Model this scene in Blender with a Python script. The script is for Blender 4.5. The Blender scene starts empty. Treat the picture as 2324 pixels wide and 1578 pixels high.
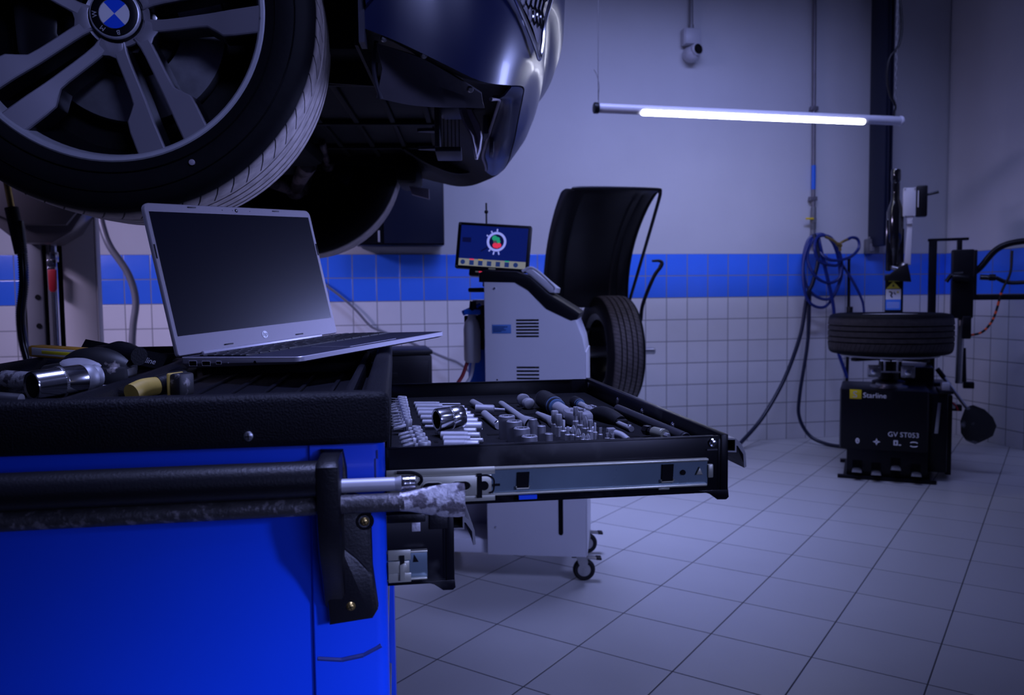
import bpy, bmesh, math, random
from mathutils import Matrix, Vector, noise
from math import sin, cos, pi, radians as R

SC = bpy.context.scene
COL = SC.collection
random.seed(7)

# ------------------------------------------------------------------ camera
def solve_rotation(pitch, roll, yaw):
    def m(v):
        X, Y, d = v
        c, s = cos(-roll), sin(-roll)
        X, Y = X*c - Y*s, X*s + Y*c
        u = -Y
        c, s = cos(pitch), sin(pitch)
        y, z = d*c + u*s, -d*s + u*c
        c, s = cos(yaw), sin(yaw)
        return Vector((X*c + y*s, -X*s + y*c, z))
    r, dn, f = m((1, 0, 0)), m((0, 1, 0)), m((0, 0, 1))
    return Matrix((r, -dn, -f)).transposed()

cam_data = bpy.data.cameras.new('camera')
cam = bpy.data.objects.new('camera', cam_data)
COL.objects.link(cam)
cam.matrix_world = Matrix.Translation((0, 0, 1.05106)) @ solve_rotation(0.0634393, -0.0114594, 0.1871756).to_4x4()
cam_data.sensor_width = 36.0
cam_data.sensor_fit = 'HORIZONTAL'
cam_data.lens = 1828.597 / 2324 * 36
cam_data.clip_start = 0.02
cam_data.clip_end = 60
cam_data.dof.use_dof = True
cam_data.dof.focus_distance = 1.10
cam_data.dof.aperture_fstop = 8.5
SC.camera = cam

# ------------------------------------------------------------------ colour, world, lamp and added fill lights
SC.view_settings.view_transform = 'Standard'
SC.view_settings.look = 'None'
SC.view_settings.gamma = 1.0
SC.view_settings.exposure = 0.0
SC.view_settings.use_curve_mapping = False

world = bpy.data.worlds.new('world')
SC.world = world
world.use_nodes = True
bgn = world.node_tree.nodes['Background']
bgn.inputs['Color'].default_value = (0.20, 0.22, 0.75, 1)
bgn.inputs['Strength'].default_value = 0.022

def area(name, loc, target, sx, sy, power, color, spread=180):
    d = bpy.data.lights.new(name, 'AREA')
    d.shape = 'RECTANGLE'
    d.size, d.size_y = sx, sy
    d.energy = power
    d.color = color
    d.spread = R(spread)
    o = bpy.data.objects.new(name, d)
    COL.objects.link(o)
    o.location = loc
    o.rotation_euler = (Vector(target) - Vector(loc)).to_track_quat('-Z', 'Y').to_euler()
    return o

VIO = (0.36, 0.415, 0.97)
area('ceiling_lamp_bay', (1.05, 3.55, 3.7), (1.10, 3.60, 0), 1.2, 0.4, 13.5, VIO, 54)
area('wall_fill', (1.8, 3.5, 3.3), (2.0, 5.3, 0.9), 2.4, 0.3, 20, VIO, 100)  # unseen fill added to brighten the back wall
area('cart_fill', (0.22, 0.80, 3.1), (0.10, 0.95, 0.9), 0.8, 0.3, 5, VIO, 36)  # added fill from above for the cart top and drawer tools
area('side_fill', (3.1, 2.35, 1.55), (-0.1, 1.85, 1.30), 0.8, 0.4, 6, VIO, 46)  # invented low fill for the tyre tread and the glow in the laptop screen
area('wheel_fill', (0.9, -1.0, 2.5), (-0.30, 1.6, 1.50), 0.8, 0.4, 1.5, VIO, 30)  # added narrow fill on the near wheel's face, no fitting there
area('service_unit_fill', (2.5, -0.4, 3.0), (0.70, 2.55, 0.9), 1.2, 0.4, 7, VIO, 44)  # extra fill put in to light the service cabinet front
area('cart_face_fill', (0.5, -1.5, 1.3), (-0.12, 0.76, 0.55), 0.8, 0.4, 0.8, VIO, 34)  # weak added fill for the cart's blue side, not a fitting
area('cart_column_fill', (1.3, -1.3, 1.5), (0.10, 0.76, 0.60), 0.2, 0.2, 0.9, VIO, 18)  # added narrow beam that brightens the cart's corner column
area('lift_fill', (-3.4, 2.9, 2.9), (-1.1, 4.0, 1.1), 1.2, 0.4, 32, (0.52, 0.46, 0.86), 80)  # unseen fill placed to bring up the lift post
area('side_wall_fill', (3.1, 2.0, 2.7), (4.28, 2.6, 1.5), 1.0, 0.3, 7, VIO, 80)  # added wall wash, gives the laptop screen something bright to reflect

# ------------------------------------------------------------------ materials
MATS = {}
def mat(name, col, rough=0.5, metal=0.0, spec=0.5, var=0.0, vscale=8.0, bump=0.0, bscale=60.0,
        spot=None, sscale=30.0, sthr=0.6, coat=0.0, emit=None, estr=0.0, trans=0.0, aniso=0.0, rvar=0.0):
    m = bpy.data.materials.new(name)
    MATS[name] = m
    m.use_nodes = True
    nt = m.node_tree
    b = nt.nodes['Principled BSDF']
    b.inputs['Base Color'].default_value = (*col, 1)
    b.inputs['Roughness'].default_value = rough
    b.inputs['Metallic'].default_value = metal
    b.inputs['Specular IOR Level'].default_value = spec
    b.inputs['Coat Weight'].default_value = coat
    b.inputs['Coat Roughness'].default_value = 0.05
    b.inputs['Transmission Weight'].default_value = trans
    if emit:
        b.inputs['Emission Color'].default_value = (*emit, 1)
        b.inputs['Emission Strength'].default_value = estr
    tc = nt.nodes.new('ShaderNodeTexCoord')
    if var > 0 or spot:
        n = nt.nodes.new('ShaderNodeTexNoise')
        n.inputs['Scale'].default_value = vscale
        n.inputs['Detail'].default_value = 6
        nt.links.new(tc.outputs['Object'], n.inputs['Vector'])
        mx = nt.nodes.new('ShaderNodeMix'); mx.data_type = 'RGBA'
        mx.inputs['A'].default_value = (*[c*(1-var) for c in col], 1)
        mx.inputs['B'].default_value = (*[min(1, c*(1+var)) for c in col], 1)
        nt.links.new(n.outputs['Fac'], mx.inputs['Factor'])
        last = mx.outputs['Result']
        if spot:
            n2 = nt.nodes.new('ShaderNodeTexNoise')
            n2.inputs['Scale'].default_value = sscale
            n2.inputs['Detail'].default_value = 8
            nt.links.new(tc.outputs['Object'], n2.inputs['Vector'])
            rp = nt.nodes.new('ShaderNodeMapRange')
            rp.inputs['From Min'].default_value = sthr
            rp.inputs['From Max'].default_value = sthr + 0.08
            nt.links.new(n2.outputs['Fac'], rp.inputs['Value'])
            m2 = nt.nodes.new('ShaderNodeMix'); m2.data_type = 'RGBA'
            nt.links.new(rp.outputs['Result'], m2.inputs['Factor'])
            nt.links.new(last, m2.inputs['A'])
            m2.inputs['B'].default_value = (*spot, 1)
            last = m2.outputs['Result']
        nt.links.new(last, b.inputs['Base Color'])
        if rvar > 0:
            rr = nt.nodes.new('ShaderNodeMapRange')
            rr.inputs['To Min'].default_value = max(0.02, rough - rvar)
            rr.inputs['To Max'].default_value = min(1, rough + rvar)
            nt.links.new(n.outputs['Fac'], rr.inputs['Value'])
            nt.links.new(rr.outputs['Result'], b.inputs['Roughness'])
    if bump > 0:
        nb = nt.nodes.new('ShaderNodeTexNoise')
        nb.inputs['Scale'].default_value = bscale
        nb.inputs['Detail'].default_value = 4
        nt.links.new(tc.outputs['Object'], nb.inputs['Vector'])
        bp = nt.nodes.new('ShaderNodeBump')
        bp.inputs['Strength'].default_value = bump
        bp.inputs['Distance'].default_value = 0.002
        nt.links.new(nb.outputs['Fac'], bp.inputs['Height'])
        nt.links.new(bp.outputs['Normal'], b.inputs['Normal'])
    return m

def mnode(nt, op, a, b=None):
    n = nt.nodes.new('ShaderNodeMath'); n.operation = op
    for i, v in enumerate((a, b)):
        if v is None: continue
        if isinstance(v, (int, float)): n.inputs[i].default_value = v
        else: nt.links.new(v, n.inputs[i])
    return n.outputs[0]

def tile_mat(name, axes, T, gw, col, grout, rough, band=None, bandcol=None, var=0.06, offs=(0, 0)):
    """Square ceramic tiles of side T on the object's own axes; an optional coloured band between two heights."""
    m = bpy.data.materials.new(name); MATS[name] = m
    m.use_nodes = True
    nt = m.node_tree
    b = nt.nodes['Principled BSDF']
    tc = nt.nodes.new('ShaderNodeTexCoord')
    sp = nt.nodes.new('ShaderNodeSeparateXYZ')
    nt.links.new(tc.outputs['Object'], sp.inputs[0])
    u = mnode(nt, 'ADD', sp.outputs[axes[0]], offs[0]); v = mnode(nt, 'ADD', sp.outputs[axes[1]], offs[1])
    du = mnode(nt, 'PINGPONG', u, T/2); dv = mnode(nt, 'PINGPONG', v, T/2)
    d = mnode(nt, 'MINIMUM', du, dv)
    g = mnode(nt, 'LESS_THAN', d, gw/2)
    cu = mnode(nt, 'FLOOR', mnode(nt, 'DIVIDE', u, T)); cv = mnode(nt, 'FLOOR', mnode(nt, 'DIVIDE', v, T))
    cb = nt.nodes.new('ShaderNodeCombineXYZ')
    nt.links.new(cu, cb.inputs[0]); nt.links.new(cv, cb.inputs[1])
    wn = nt.nodes.new('ShaderNodeTexWhiteNoise'); wn.noise_dimensions = '2D'
    nt.links.new(cb.outputs[0], wn.inputs['Vector'])
    ns = nt.nodes.new('ShaderNodeTexNoise'); ns.inputs['Scale'].default_value = 9; ns.inputs['Detail'].default_value = 8
    nt.links.new(tc.outputs['Object'], ns.inputs['Vector'])
    nf = nt.nodes.new('ShaderNodeTexNoise'); nf.inputs['Scale'].default_value = 160; nf.inputs['Detail'].default_value = 3
    nt.links.new(tc.outputs['Object'], nf.inputs['Vector'])
    f = mnode(nt, 'ADD', mnode(nt, 'MULTIPLY', wn.outputs['Value'], var), mnode(nt, 'MULTIPLY', ns.outputs['Fac'], var*1.5))
    f = mnode(nt, 'ADD', f, mnode(nt, 'MULTIPLY', nf.outputs['Fac'], var))
    f = mnode(nt, 'ADD', f, 1 - var*1.7)
    base = nt.nodes.new('ShaderNodeMix'); base.data_type = 'RGBA'
    base.inputs['A'].default_value = (*col, 1)
    base.inputs['B'].default_value = (*(bandcol or col), 1)
    if band:
        w = sp.outputs[axes[1]]
        k = mnode(nt, 'MULTIPLY', mnode(nt, 'GREATER_THAN', w, band[0]), mnode(nt, 'LESS_THAN', w, band[1]))
        nt.links.new(k, base.inputs['Factor'])
    else:
        base.inputs['Factor'].default_value = 0
    sc = nt.nodes.new('ShaderNodeVectorMath'); sc.operation = 'SCALE'
    nt.links.new(base.outputs['Result'], sc.inputs[0]); nt.links.new(f, sc.inputs['Scale'])
    mx = nt.nodes.new('ShaderNodeMix'); mx.data_type = 'RGBA'
    nt.links.new(g, mx.inputs['Factor'])
    nt.links.new(sc.outputs[0], mx.inputs['A'])
    mx.inputs['B'].default_value = (*grout, 1)
    nt.links.new(mx.outputs['Result'], b.inputs['Base Color'])
    rr = mnode(nt, 'ADD', mnode(nt, 'MULTIPLY', g, 0.5), mnode(nt, 'ADD', mnode(nt, 'MULTIPLY', ns.outputs['Fac'], 0.12), rough - 0.06))
    nt.links.new(rr, b.inputs['Roughness'])
    bp = nt.nodes.new('ShaderNodeBump'); bp.inputs['Strength'].default_value = 0.5; bp.inputs['Distance'].default_value = 0.002
    hgt = mnode(nt, 'ADD', mnode(nt, 'MULTIPLY', mnode(nt, 'MINIMUM', d, gw), 1/gw), mnode(nt, 'MULTIPLY', wn.outputs['Value'], 0.2))
    nt.links.new(hgt, bp.inputs['Height'])
    nt.links.new(bp.outputs['Normal'], b.inputs['Normal'])
    return m

tile_mat('floor_tile', (0, 1), 0.300547, 0.0042, (0.46, 0.46, 0.45), (0.05, 0.05, 0.055), 0.33, var=0.05)
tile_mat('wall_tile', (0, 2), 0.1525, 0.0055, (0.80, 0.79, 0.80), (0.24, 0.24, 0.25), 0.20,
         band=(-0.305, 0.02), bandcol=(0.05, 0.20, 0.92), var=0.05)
tile_mat('wall_tile_shaded', (1, 2), 0.1525, 0.0055, (0.60, 0.60, 0.62), (0.16, 0.16, 0.17), 0.22,
         band=(-0.305, 0.02), bandcol=(0.05, 0.20, 0.92), var=0.05)  # same tiles with the side wall's shade put into the colour
mat('plaster', (0.62, 0.62, 0.64), 0.75, var=0.09, vscale=2.2, bump=0.25, bscale=45)
mat('black_plastic', (0.004, 0.004, 0.006), 0.42, spec=0.3, bump=0.15, bscale=400, var=0.3)
mat('tray_plastic', (0.0035, 0.0035, 0.006), 0.52, spec=0.15, bump=0.6, bscale=500, var=0.35, vscale=20, spot=(0.03, 0.028, 0.028), sscale=25, sthr=0.68)
mat('black_paint', (0.003, 0.003, 0.005), 0.30, spec=0.18, var=0.4, vscale=12, spot=(0.022, 0.022, 0.024), sscale=14, sthr=0.62)
mat('cabinet_black', (0.003, 0.003, 0.006), 0.38, spec=0.25, var=0.3, vscale=6)
mat('black_gloss', (0.006, 0.006, 0.008), 0.12, coat=0.4)
mat('dark_void', (0.003, 0.003, 0.004), 0.85, spec=0.1)
mat('rubber', (0.006, 0.006, 0.008), 0.62, spec=0.3, var=0.3, bump=0.2, bscale=200)
mat('cart_blue', (0.003, 0.055, 0.62), 0.32, var=0.08, vscale=5, coat=0.25, rvar=0.06)
mat('cart_scuff', (0.004, 0.020, 0.16), 0.6)
mat('zinc', (0.30, 0.30, 0.24), 0.34, metal=0.45, var=0.25, vscale=14, rvar=0.12)
mat('zinc_blue', (0.13, 0.18, 0.22), 0.28, metal=0.5, var=0.35, vscale=9, rvar=0.12)
mat('chrome', (0.80, 0.80, 0.82), 0.18, metal=1.0, bump=0.05, bscale=80)
mat('satin_steel', (0.36, 0.36, 0.38), 0.52, metal=0.5, var=0.1, vscale=60)
mat('tool_steel', (0.23, 0.23, 0.25), 0.60, metal=0.4, var=0.12, vscale=80)
mat('brushed_steel', (0.45, 0.45, 0.46), 0.35, metal=1.0, var=0.2, vscale=30)
mat('worn_steel', (0.40, 0.39, 0.41), 0.55, metal=0.6, var=0.35, vscale=60, spot=(0.10, 0.09, 0.10), sscale=90, sthr=0.50, bump=0.6, bscale=200)
mat('worn_bar', (0.05, 0.048, 0.05), 0.5, metal=0.5, var=0.5, vscale=60, spot=(0.16, 0.15, 0.16), sscale=120, sthr=0.56, bump=0.5, bscale=250)
mat('foam', (0.009, 0.009, 0.011), 0.95, spec=0.1, var=0.35, vscale=60, bump=0.7, bscale=700)
mat('foam_blue', (0.01, 0.05, 0.45), 0.8)
mat('laptop_silver', (0.175, 0.160, 0.178), 0.45, metal=0.35, var=0.04, vscale=200)
mat('laptop_deck', (0.035, 0.036, 0.060), 0.42, metal=0.3)
mat('laptop_edge', (0.45, 0.43, 0.49), 0.42, metal=0.35)
mat('screen_off', (0.0012, 0.0016, 0.006), 0.24, spec=0.22)
mat('key_black', (0.010, 0.010, 0.014), 0.45)
mat('white_print', (0.92, 0.92, 0.92), 0.5)
mat('collar_blue', (0.05, 0.10, 0.19), 0.4)
mat('bar_dark', (0.022, 0.022, 0.028), 0.45)
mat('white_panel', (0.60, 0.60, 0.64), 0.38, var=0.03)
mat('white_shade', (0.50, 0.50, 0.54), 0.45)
mat('car_paint', (0.003, 0.006, 0.034), 0.32, coat=0.05, spec=0.25, var=0.2, vscale=4)
mat('car_liner', (0.0018, 0.0018, 0.003), 0.60, spec=0.15, var=0.4, vscale=15, bump=0.3, bscale=60)
mat('flap_grey', (0.075, 0.07, 0.09), 0.5, spec=0.3, var=0.3, vscale=14)
mat('car_grey', (0.26, 0.23, 0.27), 0.5, var=0.25, vscale=12)
mat('car_duct', (0.030, 0.030, 0.045), 0.45, spec=0.3, var=0.3, vscale=20)
mat('alloy_face', (0.26, 0.25, 0.29), 0.42, metal=0.55, var=0.05, vscale=12)
mat('alloy_lip', (0.50, 0.50, 0.55), 0.40, metal=0.5, var=0.1, vscale=30, spot=(0.05, 0.05, 0.06), sscale=22, sthr=0.70)
mat('alloy_dark', (0.003, 0.003, 0.005), 0.35, spec=0.3)
mat('disc_steel', (0.34, 0.34, 0.38), 0.35, metal=0.9, var=0.35, vscale=40)
mat('cap_blue', (0.01, 0.06, 0.55), 0.25)
mat('cap_white', (0.50, 0.50, 0.55), 0.3)
mat('suspension', (0.13, 0.10, 0.10), 0.6, metal=0.2, var=0.5, vscale=20, spot=(0.03, 0.02, 0.02), sscale=18, sthr=0.5)
mat('grey_metal', (0.52, 0.49, 0.48), 0.42, var=0.10, vscale=3, spot=(0.40, 0.22, 0.23), sscale=2.2, sthr=0.66)
mat('lift_dark', (0.09, 0.08, 0.085), 0.35, var=0.2, vscale=3, coat=0.2)
mat('lift_side', (0.14, 0.14, 0.15), 0.5, var=0.2, vscale=6)
mat('red_plastic', (0.34, 0.010, 0.020), 0.4)
mat('red_rubber', (0.22, 0.02, 0.025), 0.5)
mat('brass', (0.50, 0.36, 0.12), 0.35, metal=0.9)
mat('yellow', (0.85, 0.60, 0.02), 0.5)
mat('lamp_yellow', (0.40, 0.20, 0.02), 0.45, var=0.3, vscale=40, spot=(0.05, 0.03, 0.02), sscale=30, sthr=0.62)
mat('lamp_lens', (0.55, 0.54, 0.52), 0.25)
mat('led_yellow', (0.70, 0.62, 0.02), 0.4)
mat('tape_yellow', (0.42, 0.30, 0.06), 0.5, var=0.25, vscale=60)
mat('scuffed_black', (0.006, 0.006, 0.008), 0.5, var=0.4, vscale=30, spot=(0.34, 0.31, 0.30), sscale=34, sthr=0.62)
mat('duct_tape', (0.34, 0.33, 0.36), 0.5, var=0.4, vscale=25)
mat('hose_blue', (0.004, 0.018, 0.16), 0.4)
mat('hose_dark', (0.004, 0.008, 0.03), 0.4)
mat('hose_grey', (0.20, 0.20, 0.22), 0.5)
mat('conduit_grey', (0.22, 0.22, 0.24), 0.45, metal=0.3)
mat('pipe_grey', (0.20, 0.19, 0.22), 0.45, metal=0.4, var=0.3, vscale=10)
mat('gas_blue', (0.01, 0.14, 0.70), 0.35)
mat('bottle_plastic', (0.42, 0.42, 0.44), 0.35)
mat('tube_clear', (0.50, 0.50, 0.54), 0.3)
mat('sticker_blue', (0.08, 0.20, 0.50), 0.5)
mat('sticker_text', (0.01, 0.03, 0.12), 0.5)
mat('sign_blue', (0.05, 0.20, 0.75), 0.45)
mat('sign_white', (0.70, 0.72, 0.78), 0.45)
mat('sign_yellow', (0.60, 0.55, 0.05), 0.45)
mat('badge_yellow', (0.80, 0.62, 0.01), 0.45)
mat('orange', (0.75, 0.08, 0.01), 0.5)
mat('camera_white', (0.50, 0.50, 0.55), 0.4)
mat('lamp_housing', (0.60, 0.60, 0.66), 0.30)
mat('tube_glow', (0.9, 0.9, 0.9), 0.4, emit=(0.80, 0.82, 1.0), estr=22.0)
mat('blade_dusty', (0.010, 0.011, 0.012), 0.5, var=0.4, vscale=8, spot=(0.22, 0.22, 0.24), sscale=11, sthr=0.56)
for nm, c, st in (('scr_blue', (0.005, 0.02, 0.30), .35), ('scr_deep', (0.003, 0.005, 0.09), .4), ('scr_ring', (0.32, 0.36, 1.0), .8), ('scr_green', (0.02, 0.42, 0.25), .6),
                  ('scr_red', (0.9, 0.04, 0.12), .7), ('scr_bar', (0.32, 0.33, 0.36), .55), ('scr_icon', (0.02, 0.05, 0.25), .5), ('scr_yellow', (0.75, 0.50, 0.05), .5), ('scr_white', (0.5, 0.55, 0.8), .6), ('scr_grey', (0.10, 0.11, 0.15), .5)):
    mat(nm, (0.01, 0.01, 0.01), 0.3, emit=c, estr=st)

def tyre_mat(name, dust, r_tread, y0, y1, n_sipes, dustcol=(0.52, 0.46, 0.44), black=(0.0035, 0.0035, 0.005)):
    """Tyre rubber: black side walls, a dusty tread with cut sipes in the outer shoulder (axle along the object's Y)."""
    m = bpy.data.materials.new(name); MATS[name] = m
    m.use_nodes = True
    nt = m.node_tree; b = nt.nodes['Principled BSDF']
    tc = nt.nodes.new('ShaderNodeTexCoord'); sp = nt.nodes.new('ShaderNodeSeparateXYZ')
    nt.links.new(tc.outputs['Object'], sp.inputs[0])
    x, y, z = sp.outputs
    r = mnode(nt, 'SQRT', mnode(nt, 'ADD', mnode(nt, 'MULTIPLY', x, x), mnode(nt, 'MULTIPLY', z, z)))
    ang = mnode(nt, 'ARCTAN2', z, x)
    a2 = mnode(nt, 'MULTIPLY', mnode(nt, 'ADD', ang, mnode(nt, 'MULTIPLY', y, 1.2)), n_sipes/(2*pi))
    fr = mnode(nt, 'FRACT', mnode(nt, 'ADD', a2, 100.0))
    sip = mnode(nt, 'MULTIPLY', mnode(nt, 'LESS_THAN', fr, 0.09), mnode(nt, 'MULTIPLY', mnode(nt, 'GREATER_THAN', y, y0), mnode(nt, 'LESS_THAN', y, y1)))
    n1 = nt.nodes.new('ShaderNodeTexNoise'); n1.inputs['Scale'].default_value = 45; n1.inputs['Detail'].default_value = 8
    n2 = nt.nodes.new('ShaderNodeTexNoise'); n2.inputs['Scale'].default_value = 14; n2.inputs['Detail'].default_value = 5
    for n in (n1, n2): nt.links.new(tc.outputs['Object'], n.inputs['Vector'])
    tr = nt.nodes.new('ShaderNodeMapRange')
    tr.inputs['From Min'].default_value = r_tread - 0.0030; tr.inputs['From Max'].default_value = r_tread + 0.0010
    rn = mnode(nt, 'ADD', r, mnode(nt, 'MULTIPLY', mnode(nt, 'SUBTRACT', n2.outputs['Fac'], 0.5), 0.0035))
    nt.links.new(rn, tr.inputs['Value'])
    df = mnode(nt, 'MULTIPLY', tr.outputs['Result'], mnode(nt, 'SUBTRACT', 1.0, sip))
    df = mnode(nt, 'MULTIPLY', df, mnode(nt, 'MULTIPLY', mnode(nt, 'ADD', n1.outputs['Fac'], 0.35), dust))
    mx = nt.nodes.new('ShaderNodeMix'); mx.data_type = 'RGBA'
    nt.links.new(df, mx.inputs['Factor'])
    mx.inputs['A'].default_value = (*black, 1); mx.inputs['B'].default_value = (*dustcol, 1)
    nt.links.new(mx.outputs['Result'], b.inputs['Base Color'])
    b.inputs['Roughness'].default_value = 0.62
    b.inputs['Specular IOR Level'].default_value = 0.10
    bp = nt.nodes.new('ShaderNodeBump'); bp.inputs['Strength'].default_value = 0.5; bp.inputs['Distance'].default_value = 0.004
    nt.links.new(mnode(nt, 'SUBTRACT', mnode(nt, 'MULTIPLY', n1.outputs['Fac'], 0.4), sip), bp.inputs['Height'])
    nt.links.new(bp.outputs['Normal'], b.inputs['Normal'])
    return m
tyre_mat('tyre_dusty', 1.0, 0.3545, 0.006, 0.075, 66)
tyre_mat('tyre_clean', 0.10, 0.334, -0.2, -0.045, 80)
tyre_mat('tyre_worn', 0.22, 0.331, -0.2, 0.2, 90)

# ------------------------------------------------------------------ mesh helpers
def TR(x=0, y=0, z=0): return Matrix.Translation((x, y, z))
def RX(d): return Matrix.Rotation(R(d), 4, 'X')
def RY(d): return Matrix.Rotation(R(d), 4, 'Y')
def RZ(d): return Matrix.Rotation(R(d), 4, 'Z')
def SCL(x, y, z): return Matrix.Diagonal((x, y, z, 1))
def ALONG(p, d, up=(0, 0, 1)):
    """Frame at p whose Z points along d."""
    z = Vector(d).normalized(); u = Vector(up)
    if abs(z.dot(u)) > 0.98: u = Vector((0, 1, 0))
    x = u.cross(z).normalized(); y = z.cross(x)
    m = Matrix((x, y, z)).transposed().to_4x4(); m.translation = Vector(p)
    return m
# XZ plane polygon -> local XY, thickness along +Y of the object
XZ = Matrix(((1, 0, 0, 0), (0, 0, 1, 0), (0, 1, 0, 0), (0, 0, 0, 1)))
YZ = Matrix(((0, 0, 1, 0), (1, 0, 0, 0), (0, 1, 0, 0), (0, 0, 0, 1)))

def smooth(pts, n=6, closed=False):
    P = [Vector(p) for p in pts]
    if len(P) < 3: return P
    out = []
    N = len(P)
    rng = range(N) if closed else range(N-1)
    for i in rng:
        p1, p2 = P[i], P[(i+1) % N]
        p0 = P[(i-1) % N] if (closed or i > 0) else p1*2 - p2
        p3 = P[(i+2) % N] if (closed or i+2 < N) else p2*2 - p1
        for k in range(n):
            t = k/n
            out.append(0.5*((2*p1) + (p2-p0)*t + (2*p0-5*p1+4*p2-p3)*t*t + (3*p1-p0-3*p2+p3)*t**3))
    if not closed: out.append(P[-1])
    return out

_FONT = {}
def font_mesh(s, ext):
    k = (s, ext)
    if k not in _FONT:
        c = bpy.data.curves.new('lettering', 'FONT')
        c.body = s; c.size = 1.0; c.extrude = ext; c.align_x = 'LEFT'; c.resolution_u = 3
        o = bpy.data.objects.new('lettering', c)
        COL.objects.link(o)
        bpy.context.view_layer.update()
        me = bpy.data.meshes.new_from_object(o.evaluated_get(bpy.context.evaluated_depsgraph_get()))
        bpy.data.objects.remove(o)
        _FONT[k] = ([v.co.copy() for v in me.vertices], [list(p.vertices) for p in me.polygons])
        bpy.data.meshes.remove(me)
    return _FONT[k]

class MB:
    def __init__(s): s.bm = bmesh.new()
    def faces(s, verts, faces, mi=0, M=None):
        vs = [s.bm.verts.new((M @ Vector(v)) if M else Vector(v)) for v in verts]
        out = []
        for f in faces:
            try:
                fc = s.bm.faces.new([vs[i] for i in f]); fc.material_index = mi; out.append(fc)
            except ValueError: pass
        return vs, out
    def box(s, lo, hi, mi=0, b=0.0, M=None, seg=2):
        lo, hi = Vector(lo), Vector(hi)
        v = [(x, y, z) for x in (lo.x, hi.x) for y in (lo.y, hi.y) for z in (lo.z, hi.z)]
        f = [(0, 1, 3, 2), (4, 6, 7, 5), (0, 4, 5, 1), (2, 3, 7, 6), (0, 2, 6, 4), (1, 5, 7, 3)]
        vs, fs = s.faces(v, f, mi, M)
        if b > 0:
            es = list({e for fc in fs for e in fc.edges})
            r = bmesh.ops.bevel(s.bm, geom=es, offset=b, segments=seg, affect='EDGES', profile=0.5)
            for fc in r['faces']: fc.material_index = mi
        return s
    def cbox(s, c, d, mi=0, b=0.0, M=None):
        return s.box([c[i]-d[i]/2 for i in range(3)], [c[i]+d[i]/2 for i in range(3)], mi, b, M)
    def prism(s, poly, t0, t1, M=None, mi=0, b=0.0, side=None):
        n = len(poly)
        v = [(x, y, t0) for x, y in poly] + [(x, y, t1) for x, y in poly]
        vs, fs = s.faces(v, [tuple(range(n-1, -1, -1)), tuple(range(n, 2*n))], mi, M)
        _, _ = None, None
        sf = []
        for i in range(n):
            j = (i+1) % n
            try:
                fc = s.bm.faces.new([vs[i], vs[j], vs[n+j], vs[n+i]]); fc.material_index = mi if side is None else side; sf.append(fc)
            except ValueError: pass
        bmesh.ops.recalc_face_normals(s.bm, faces=fs + sf)
        if b > 0:
            es = list({e for fc in fs for e in fc.edges})
            r = bmesh.ops.bevel(s.bm, geom=es, offset=b, segments=2, affect='EDGES', profile=0.5)
            for fc in r['faces']: fc.material_index = mi
        return s
    def lathe(s, prof, M=None, n=32, mi=0, closed=False, mis=None, a0=0, a1=360):
        full = abs(a1-a0) >= 359.9
        m = n if full else n+1
        rings = []
        for r, h in prof:
            if r < 1e-6:
                p = Vector((0, 0, h)); rings.append([s.bm.verts.new((M @ p) if M else p)])
            else:
                row = []
                for k in range(m):
                    a = R(a0 + (a1-a0)*k/n); p = Vector((r*cos(a), r*sin(a), h)); row.append(s.bm.verts.new((M @ p) if M else p))
                rings.append(row)
        L = len(rings); fs = []
        for i in range(L if closed else L-1):
            A, B = rings[i], rings[(i+1) % L]
            for k in range(n):
                k2 = (k+1) % m if full else k+1
                q = []
                for ring, idx in ((A, k), (A, k2), (B, k2), (B, k)):
                    v = ring[0] if len(ring) == 1 else ring[idx]
                    if v not in q: q.append(v)
                if len(q) >= 3:
                    try:
                        f = s.bm.faces.new(q); f.material_index = mis[i] if mis else mi; fs.append(f)
                    except ValueError: pass
        bmesh.ops.recalc_face_normals(s.bm, faces=fs)
        return s
    def cyl(s, p0, p1, r0, r1=None, n=20, mi=0, cap=True, b=0.0, up=(0, 0, 1)):
        r1 = r0 if r1 is None else r1
        p0, p1 = Vector(p0), Vector(p1); L = (p1-p0).length
        M = ALONG(p0, p1-p0, up)
        b = min(b, r0*.9, r1*.9, L*.45)
        if b > 0: prof = [(0, 0), (r0-b, 0), (r0-b*.3, b*.3), (r0, b), (r1, L-b), (r1-b*.3, L-b*.3), (r1-b, L), (0, L)]
        elif cap: prof = [(0, 0), (r0, 0), (r1, L), (0, L)]
        else: prof = [(r0, 0), (r1, L)]
        return s.lathe(prof, M, n, mi)
    def tube(s, pts, r, n=8, mi=0, closed=False, sub=6, mif=None):
        P = smooth(pts, sub, closed) if sub > 1 else [Vector(p) for p in pts]
        N = len(P); rings = []
        prev = None
        for i in range(N):
            a = P[(i-1) % N] if (closed or i > 0) else P[i]
            c = P[(i+1) % N] if (closed or i < N-1) else P[i]
            d = (c-a).normalized()
            if prev is None:
                u = Vector((0, 0, 1)) if abs(d.z) < 0.9 else Vector((1, 0, 0))
                x = u.cross(d).normalized()
            else:
                x = (prev - d*prev.dot(d)).normalized()
            prev = x; y = d.cross(x)
            rr = r(i/(max(1, N-1))) if callable(r) else r
            rings.append([s.bm.verts.new(P[i] + (x*cos(2*pi*k/n) + y*sin(2*pi*k/n))*rr) for k in range(n)])
        for i in range(N if closed else N-1):
            A, B = rings[i], rings[(i+1) % N]
            for k in range(n):
                f = s.bm.faces.new([A[k], A[(k+1) % n], B[(k+1) % n], B[k]])
                f.material_index = mif(i) if mif else mi
        if not closed:
            for ring, flip in ((rings[0], True), (rings[-1], False)):
                f = s.bm.faces.new(ring[::-1] if flip else ring); f.material_index = mi
        return s
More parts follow.
